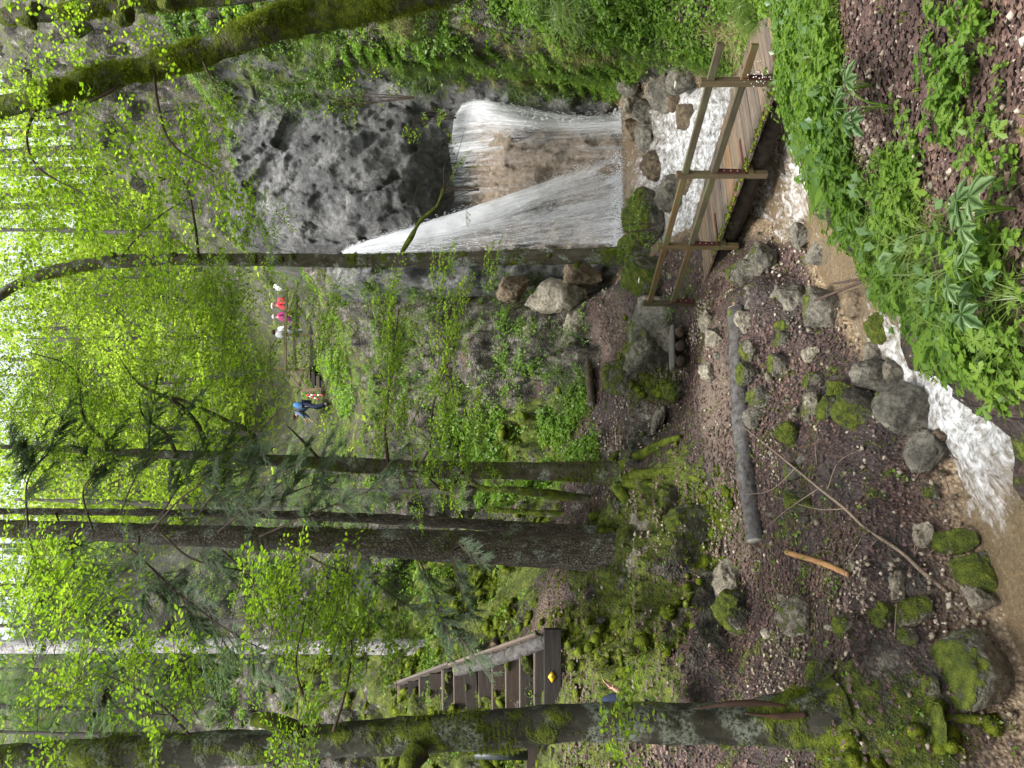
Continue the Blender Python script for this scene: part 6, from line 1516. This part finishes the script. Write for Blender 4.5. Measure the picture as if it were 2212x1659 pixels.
# moss cushions: small lumps over the mossy ground
bm = bmesh.new(); bmesh.ops.create_icosphere(bm, subdivisions=1, radius=1); IV = np.array([v.co[:] for v in bm.verts]); IF = np.array([[v.index for v in f.verts] for f in bm.faces]); bm.free()
LUMP = [(IV * (1 + .35 * fbm(IV * 1.7 + 3 * i, 2, i))[:, None] * np.array((1, 1, .22)), IF, np.zeros(len(IV))) for i in range(6)]
mz = np.zeros(len(GV)); at = bpy.data.objects['ground'].data.attributes['moss']; tmp = np.empty(len(GV), np.float32); at.data.foreach_get('value', tmp)
mzw = tmp * sstep(-.05, .25, fbm(GV * 1.5, 4, 131)) * (GD < 24) * DRY
pos, nn, r = pick(1500, mzw, GV, GN, 132)
V, F, rn = scatter(LUMP, pos, r.uniform(0, 6.28, len(pos)), nn, r.uniform(.03, .15, len(pos)), 133, .1)
o = obj('moss_cushions', mesh_np('moss_cushions', V, F, {'rnd': rn}, True), M_MOSS); tag(o, 'uneven moss cushions over rocks and roots of the slope', kind='stuff')
# leaf litter
NL = NT('dead_leaf'); cl = NL.ramp(NL.attr('rnd'), [(0, (.014, .008, .007)), (.4, (.048, .026, .022)), (.75, (.10, .058, .048)), (1, (.20, .13, .095))]); M_LITTER = NL.done(NL.bsdf(cl, .6, None, .4))
NG = NT('limestone_chip'); cl = NG.mix(.5, NG.ramp(NG.attr('rnd'), [(0, (.08, .062, .048)), (.5, (.27, .225, .17)), (1, (.56, .49, .40))]), NG.ramp(NG.noise(NG.pos(), 40, 4), [(.3, .5), (.7, 1.1)]), 'MULTIPLY'); M_CHIP = NG.done(NG.bsdf(cl, .75, None, .3))
def dead_leaf(seed):
    r = np.random.default_rng(seed); a, b = r.uniform(.1, .5), r.uniform(-.3, .4)
    V = np.array([[-.5,0,.05 + a * .3],[-.15,.32,b * .4],[.2,.3,.1],[.5,0,.05 + a * .5],[.2,-.3,.05],[-.15,-.32,a * .6]]); return V, np.array([[0,2,1],[0,3,2],[0,4,3],[0,5,4]]), np.full(6, r.random())
def chip(seed):
    r = np.random.default_rng(seed); V = np.array([[1,0,0],[-1,0,0],[0,1,0],[0,-1,0],[0,0,1],[0,0,-1],[.6,.6,.4],[-.6,.5,-.3]]) * r.uniform(.5, 1.0, (8, 1)) * np.array((1, .8, .55))
    return V[:6], np.array([[0,2,4],[2,1,4],[1,3,4],[3,0,4],[2,0,5],[1,2,5],[3,1,5],[0,3,5]]), np.full(6, r.random())
DL = [dead_leaf(i) for i in range(10)]; CH = [chip(i) for i in range(10)]
flr = inpoly(GU, GVV, [(-60,1200),(420,1180),(800,1270),(1010,1290),(1060,1560),(1100,1720),(900,1860),(640,2020),(420,2230),(-60,2230)]) & DRY & (GV[:, 1] < 18.5)
pos, nn, r = pick(34000, flr * (.3 + sstep(-.3, .3, fbm(GV * 1.1, 3, 141))), GV, GN, 142)
stuff('leaf_litter', 'brown dead leaves carpeting the forest floor', scatter(DL, pos + np.array((0, 0, .008)), r.uniform(0, 6.28, len(pos)), nn, r.uniform(.022, .06, len(pos)), 143, .1), M_LITTER)
pos, nn, r = pick(10000, flr * (.03 + sstep(.05, .35, fbm(GV * .9, 3, 144))), GV, GN, 145)
stuff('gravel_chips', 'pale limestone chips among the dead leaves', scatter(CH, pos + np.array((0, 0, .004)), r.uniform(0, 6.28, len(pos)), nn, .008 + .055 * r.random(len(pos)) ** 2.8, 146, .2), M_CHIP)
fpath = inpoly(GU, GVV, [(1000,2300),(1150,2100),(1230,1930),(1330,1850),(1700,1800),(1700,2300)]) & (GV[:, 1] < 8) & (GV[:, 1] > 1.5)
pos, nn, r = pick(11000, fpath * 1.0, GV, GN, 151)
stuff('leaf_litter', 'brown dead leaves on the near gravel footpath', scatter(DL, pos + np.array((0, 0, .006)), r.uniform(0, 6.28, len(pos)), nn, r.uniform(.018, .05, len(pos)), 152, .1), M_LITTER)
pos, nn, r = pick(8000, fpath * (.12 + sstep(-.1, .35, fbm(GV * 1.2, 3, 153))), GV, GN, 154)
stuff('gravel_chips', 'pale limestone gravel of the near footpath', scatter(CH, pos - np.array((0, 0, .004)), r.uniform(0, 6.28, len(pos)), nn, .006 + .036 * r.random(len(pos)) ** 2, 155, .2), M_CHIP)
sb_ = (GST[0] > GST[2] * .75) & (GST[0] < GST[2] * 1.9) & (GV[:, 1] < 19)
pos, nn, r = pick(6000, sb_ * (.2 + sstep(-.2, .2, fbm(GV * 1.2, 3, 156))), GV, GN, 157)
stuff('gravel_chips', 'tan gravel along the stream edges', scatter(CH, pos + np.array((0, 0, .006)), r.uniform(0, 6.28, len(pos)), nn, .012 + .05 * r.random(len(pos)) ** 2.2, 158, .2), M_CHIP)

# ---------------------------------------------------------------- single plants of the near bank
def fern(u, v, label, L=.45, nf=7, seed=0, face=None):
    f0 = G(u, v); t = empty('fern', f0, label, 'fern'); r = np.random.default_rng(seed)
    for k in range(nf):
        a = r.uniform(0, 6.28) if face is None else face + r.normal(0, .9); l = L * r.uniform(.75, 1.15); Vs, Fs = [], []
        d = np.array((math.cos(a), math.sin(a), 0)); sd_ = np.array((-d[1], d[0], 0))
        c_ = lambda f: d * l * (.75 * f + .2 * f * f) + np.array((0, 0, l * (.75 * f - .65 * f * f)))
        for i in range(22):
            f = .14 + .86 * i / 21; p = c_(f); w_ = l * .26 * math.sin(math.pi * min(1, (f * .8 + .18))) * (1.05 - f * .75); tg = c_(min(1, f + .03)) - p; tg /= np.linalg.norm(tg) + 1e-9
            for s in (-1, 1):
                e = p + sd_ * s * w_ + tg * w_ * .35 - np.array((0, 0, w_ * .12)); n = len(Vs); hw2 = l * .02
                Vs += [p - tg * hw2, p + tg * hw2, p * .35 + e * .65 + tg * hw2 * 1.1, e, p * .35 + e * .65 - tg * hw2 * .7]; Fs += [[n, n + 1, n + 2], [n, n + 2, n + 4], [n + 4, n + 2, n + 3]]
        V_ = np.array(Vs); o = obj('frond', mesh_np('frond', V_, np.array(Fs), {'rnd': np.full(len(V_), r.random())}), M_HERB, t)
    return t
fern(1350,1815,'fern with long fronds above the stream beside the bridge end',.5,7,1,2.2); fern(1290,1810,'second fern hanging over the stream bank',.48,6,2,2.4)
fern(950,2060,'fern frond hanging over the old mossy log',.42,6,3,2.4); fern(905,2075,'small fern at the tip of the near bank',.36,5,4,2.4)
def broad_plant(u, v, label, nl, hgt, size, seed, az0=0.0):
    """stalks carrying large palmately divided leaves"""
    f0 = G(u, v); t = empty('broad_leaf_plant', f0, label, 'plant'); r = np.random.default_rng(seed)
    for k in range(nl):
        a = az0 + k * 2.4 + r.normal(0, .3); rad = hgt * r.uniform(.25, .6); h_ = hgt * r.uniform(.75, 1.15); c_ = np.array((math.cos(a) * rad, math.sin(a) * rad, h_))
        V, F = tube([np.zeros(3), c_ * np.array((.3, .3, .6)), c_], [.004, .0035, .0025], 5, cap=False, n=8); obj('stalk', mesh_np('stalk', V, F, {'rnd': np.full(len(V), .6)}), M_HERB, t)
        Vs, Fs = [], []; up_ = np.array((math.cos(a) * .2 + r.normal(0, .12), math.sin(a) * .2 + r.normal(0, .12), 1.0)); up_ /= np.linalg.norm(up_)
        for q in (-2.0, -1.05, 0, 1.05, 2.0):
            d = np.array((math.cos(a + q), math.sin(a + q), 0)); d -= up_ * (d @ up_); d /= np.linalg.norm(d); sd_ = np.cross(up_, d); L_ = size * (1 - .12 * abs(q)) * r.uniform(.9, 1.1); n = len(Vs)
            prof = [(0,0),(.15,.10),(.35,.24),(.5,.26),(.62,.30),(.74,.18),(.84,.17),(1.0,0)]
            for f, w_ in prof: Vs.append(c_ + d * L_ * f + sd_ * L_ * w_ - up_ * L_ * (.30 * f * f - .10 * w_))
            for f, w_ in prof[1:-1]: Vs.append(c_ + d * L_ * f - sd_ * L_ * w_ - up_ * L_ * (.30 * f * f - .10 * w_))
            for f, w_ in prof[1:-1]: Vs.append(c_ + d * L_ * f - up_ * L_ * (.30 * f * f))
            A_ = [n] + [n + i for i in range(1, 7)] + [n + 7]; Bq = [n] + [n + 7 + i for i in range(1, 7)] + [n + 7]; Cq = [n] + [n + 13 + i for i in range(1, 7)] + [n + 7]
            for i in range(7):
                for S_, flip in ((A_, 0), (Bq, 1)):
                    quad = [Cq[i], Cq[i + 1], S_[i + 1], S_[i]]; quad = list(dict.fromkeys(quad))
                    if len(quad) == 4: Fs += [[quad[0], quad[1], quad[2]], [quad[0], quad[2], quad[3]]]
                    elif len(quad) == 3: Fs.append(quad)
        V_ = np.array(Vs); obj('leaf', mesh_np('leaf', V_, np.array(Fs), {'rnd': np.clip(np.full(len(V_), r.random()), 0, 1)}, True), M_BROADHERB, t)
    return t
broad_plant(1430,1925,'tall plant with divided blue green leaves at the middle of the near bank',5,.22,.10,1,.5)
broad_plant(1475,1890,'plant with broad divided leaves beside the near footpath',4,.20,.09,2,1.2)
broad_plant(1210,2210,'big leaved plant at the bottom edge of the near bank, largest leaves',4,.18,.11,3,.2)
broad_plant(1075,2190,'blue green divided leaf plant leaning out of the near bank herbs',3,.17,.085,4,2.6)
broad_plant(1000,2170,'small divided leaf plant above the near bank tip',3,.15,.09,5,2.0)
def tuft(u, v, label, tm, s, seed, mat=M_GRASS, dz=0):
    f0 = G(u, v, dz); V, F, rn = tm[seed % len(tm)]; o = obj('grass_tuft', mesh_np('grass_tuft', V, F, {'rnd': rn}), mat, None, f0, (0, 0, seed), (s, s, s)); return tag(o, label, 'grass')
tuft(1065,1990,'arching grass tuft over the edge of the near bank',LGR,.9,1); tuft(1110,2010,'long bladed grass tuft among near bank herbs',LGR,1.0,2); tuft(1000,2030,'grass tuft leaning over the old mossy log',LGR,.85,3); tuft(930,2130,'grass tuft at the tip of the near bank',LGR,.75,4); tuft(1150,1900,'thin grass tuft standing above the fern',LGR,.8,5); tuft(1230,1850,'grass tuft beside the second fern',LGR,.8,6)
tuft(370,1800,'loose grass tuft in the leaf litter by the round mossy stone',LGR,.8,7); tuft(165,2030,'little grass tuft on the mossy stone',GRS,.7,8); tuft(300,1295,'grass tuft below the retaining board',LGR,1.0,9); tuft(245,1392,'dry grass tuft on the mossy slope',LGR,.9,10,M_DRYGRASS); tuft(360,1252,'pale grass tuft beside the mossy mound',LGR,.9,11); tuft(190,1335,'grass tuft near the hidden walker',LGR,.9,12)
# small leafy bushes
def bush(u, v, Y, label, n, ru, rv, seed, tmpl=T_MAPLE, ml=M_HERB, sc=(.3, .5)):
    c_ = P(u, v + rv, Y); t = empty('bush', c_, label, 'bush')
    for k in range(4): limb(t, [c_ + np.array((rng.normal(0, .04), rng.normal(0, .04), -.05)), P(u + rng.uniform(-ru, ru) * .5, v, Y), P(u + rng.uniform(-ru, ru), v - rv * .6, Y)], .012, .003, M_TWIG, k, 0, 5, 10, .002, 'stem')
    crown(t, [(u, v, Y, ru, rv, .3, n)], tmpl, ml, M_TWIG, sc, seed, (.15, .3), .3); return t
bush(1170,1360,15.3,'young maple leaves sprouting above the mossy pool boulder',16,40,50,1)
bush(1080,1350,16.0,'few maple leaves at the foot of the slim tree',6,30,25,2)
bush(610,1350,13.9,'small bush of blue green leaves at the foot of the mossy tree',16,50,40,3,T_BEECH,M_BROADHERB,(.35,.55))
bush(1010,1460,15.0,'tiny leafy sprig on the mossy boulder behind the bridge end',5,14,22,4)
t = bush(1450,760,15.0,'few light green leafy twigs hanging before the right cliff wall',7,45,130,21,T_MAPLE,M_MAPLE,(.35,.6)); bush(1405,920,15.5,'light green leafy twigs dangling over the lip of the right strand',7,40,60,22,T_MAPLE,M_MAPLE,(.3,.5)); bush(1250,980,15.4,'sparse leaves on twigs in front of the waterfall',4,60,50,23,T_MAPLE,M_MAPLE,(.3,.45))
wfl = bush(1495,1655,10.3,'white flowering plant in front of the first bridge post',8,24,26,5)
wh = wfl
if wh is not None:
    r = np.random.default_rng(9); mb = MB()
    for k in range(36):
        c_ = P(1495 + r.normal(0, 14), 1640 + r.normal(0, 16), 10.2) ; s = r.uniform(.005, .011); mb.add(oc * s + c_, None, np.array([[0,2,4],[2,1,4],[1,3,4],[3,0,4],[2,0,5],[1,2,5],[3,1,5],[0,3,5]]))
    o = child('flowers', mb.mesh('flowers'), M_WHITE, wh); o['kind'] = 'stuff'

# ---------------------------------------------------------------- moss fuzz: short shoots standing on mossy ground, boulders' tops and trunks
MT = []
for i in range(4):
    r = np.random.default_rng(500 + i); Vs, Fs, rn = [], [], []
    for k in range(9):
        a = r.uniform(0, 6.28); b = np.array((r.normal(0, .5), r.normal(0, .5), 0)); d = np.array((math.cos(a) * .5, math.sin(a) * .5, 1.0)) * r.uniform(.5, 1.2); sd_ = np.array((-math.sin(a), math.cos(a), 0)) * .16; n = len(Vs)
        Vs += [b + sd_, b - sd_, b + d]; Fs.append([n, n + 1, n + 2]); rn += [r.random()] * 3
    MT.append((np.array(Vs), np.array(Fs), np.array(rn)))
M_MOSSLEAF = leaf_material('moss_shoot', (0.05, 0.07, 0.008), (0.12, 0.155, 0.014), (0.22, 0.25, 0.03), .35, .15, .7)
def moss_fuzz(tree, part, n, scale, seed, thr=-.1, freq=2.0):
    po = [c for c in tree.children if c.name.split('.')[0] == part][0]; V, Nv = mesh_arrays(po.data)
    w_ = sstep(thr, thr + .3, fbm(V * freq, 3, seed)); pos, nn, r = pick(n, w_, V, Nv, seed, .02); V2, F2, rn = scatter(MT, pos, r.uniform(0, 6.28, n), nn, r.uniform(*scale, n), seed + 1, .12)
    o = nest(child('moss', mesh_np('moss', V2, F2, {'rnd': rn}), M_MOSSLEAF, tree), po); o['kind'] = 'stuff'
moss_fuzz(t8, 'trunk', 9000, (.018, .045), 601, -.25); moss_fuzz(t9, 'trunk', 3000, (.018, .05), 602, -.1); moss_fuzz(t1, 'trunk', 5000, (.010, .028), 603, .12, 1.3); moss_fuzz(t5, 'trunk', 3500, (.012, .03), 604, .05); moss_fuzz(t7, 'trunk', 3000, (.012, .03), 605, .05); moss_fuzz(t3, 'trunk', 2500, (.012, .03), 606, .15)
pos, nn, r = pick(20000, (tmp + .05 * (GD < 16)) * sstep(-.1, .25, fbm(GV * 1.5, 4, 131)) * (GD < 26) * DRY, GV, GN, 611)
stuff('moss_shoots', 'short moss shoots covering rocks and roots of the slopes', scatter(MT, pos, r.uniform(0, 6.28, len(pos)), nn, r.uniform(.015, .05, len(pos)), 612, .3), M_MOSSLEAF)
for me_src in (BM[1], BM[3], BM[6]):
    pass
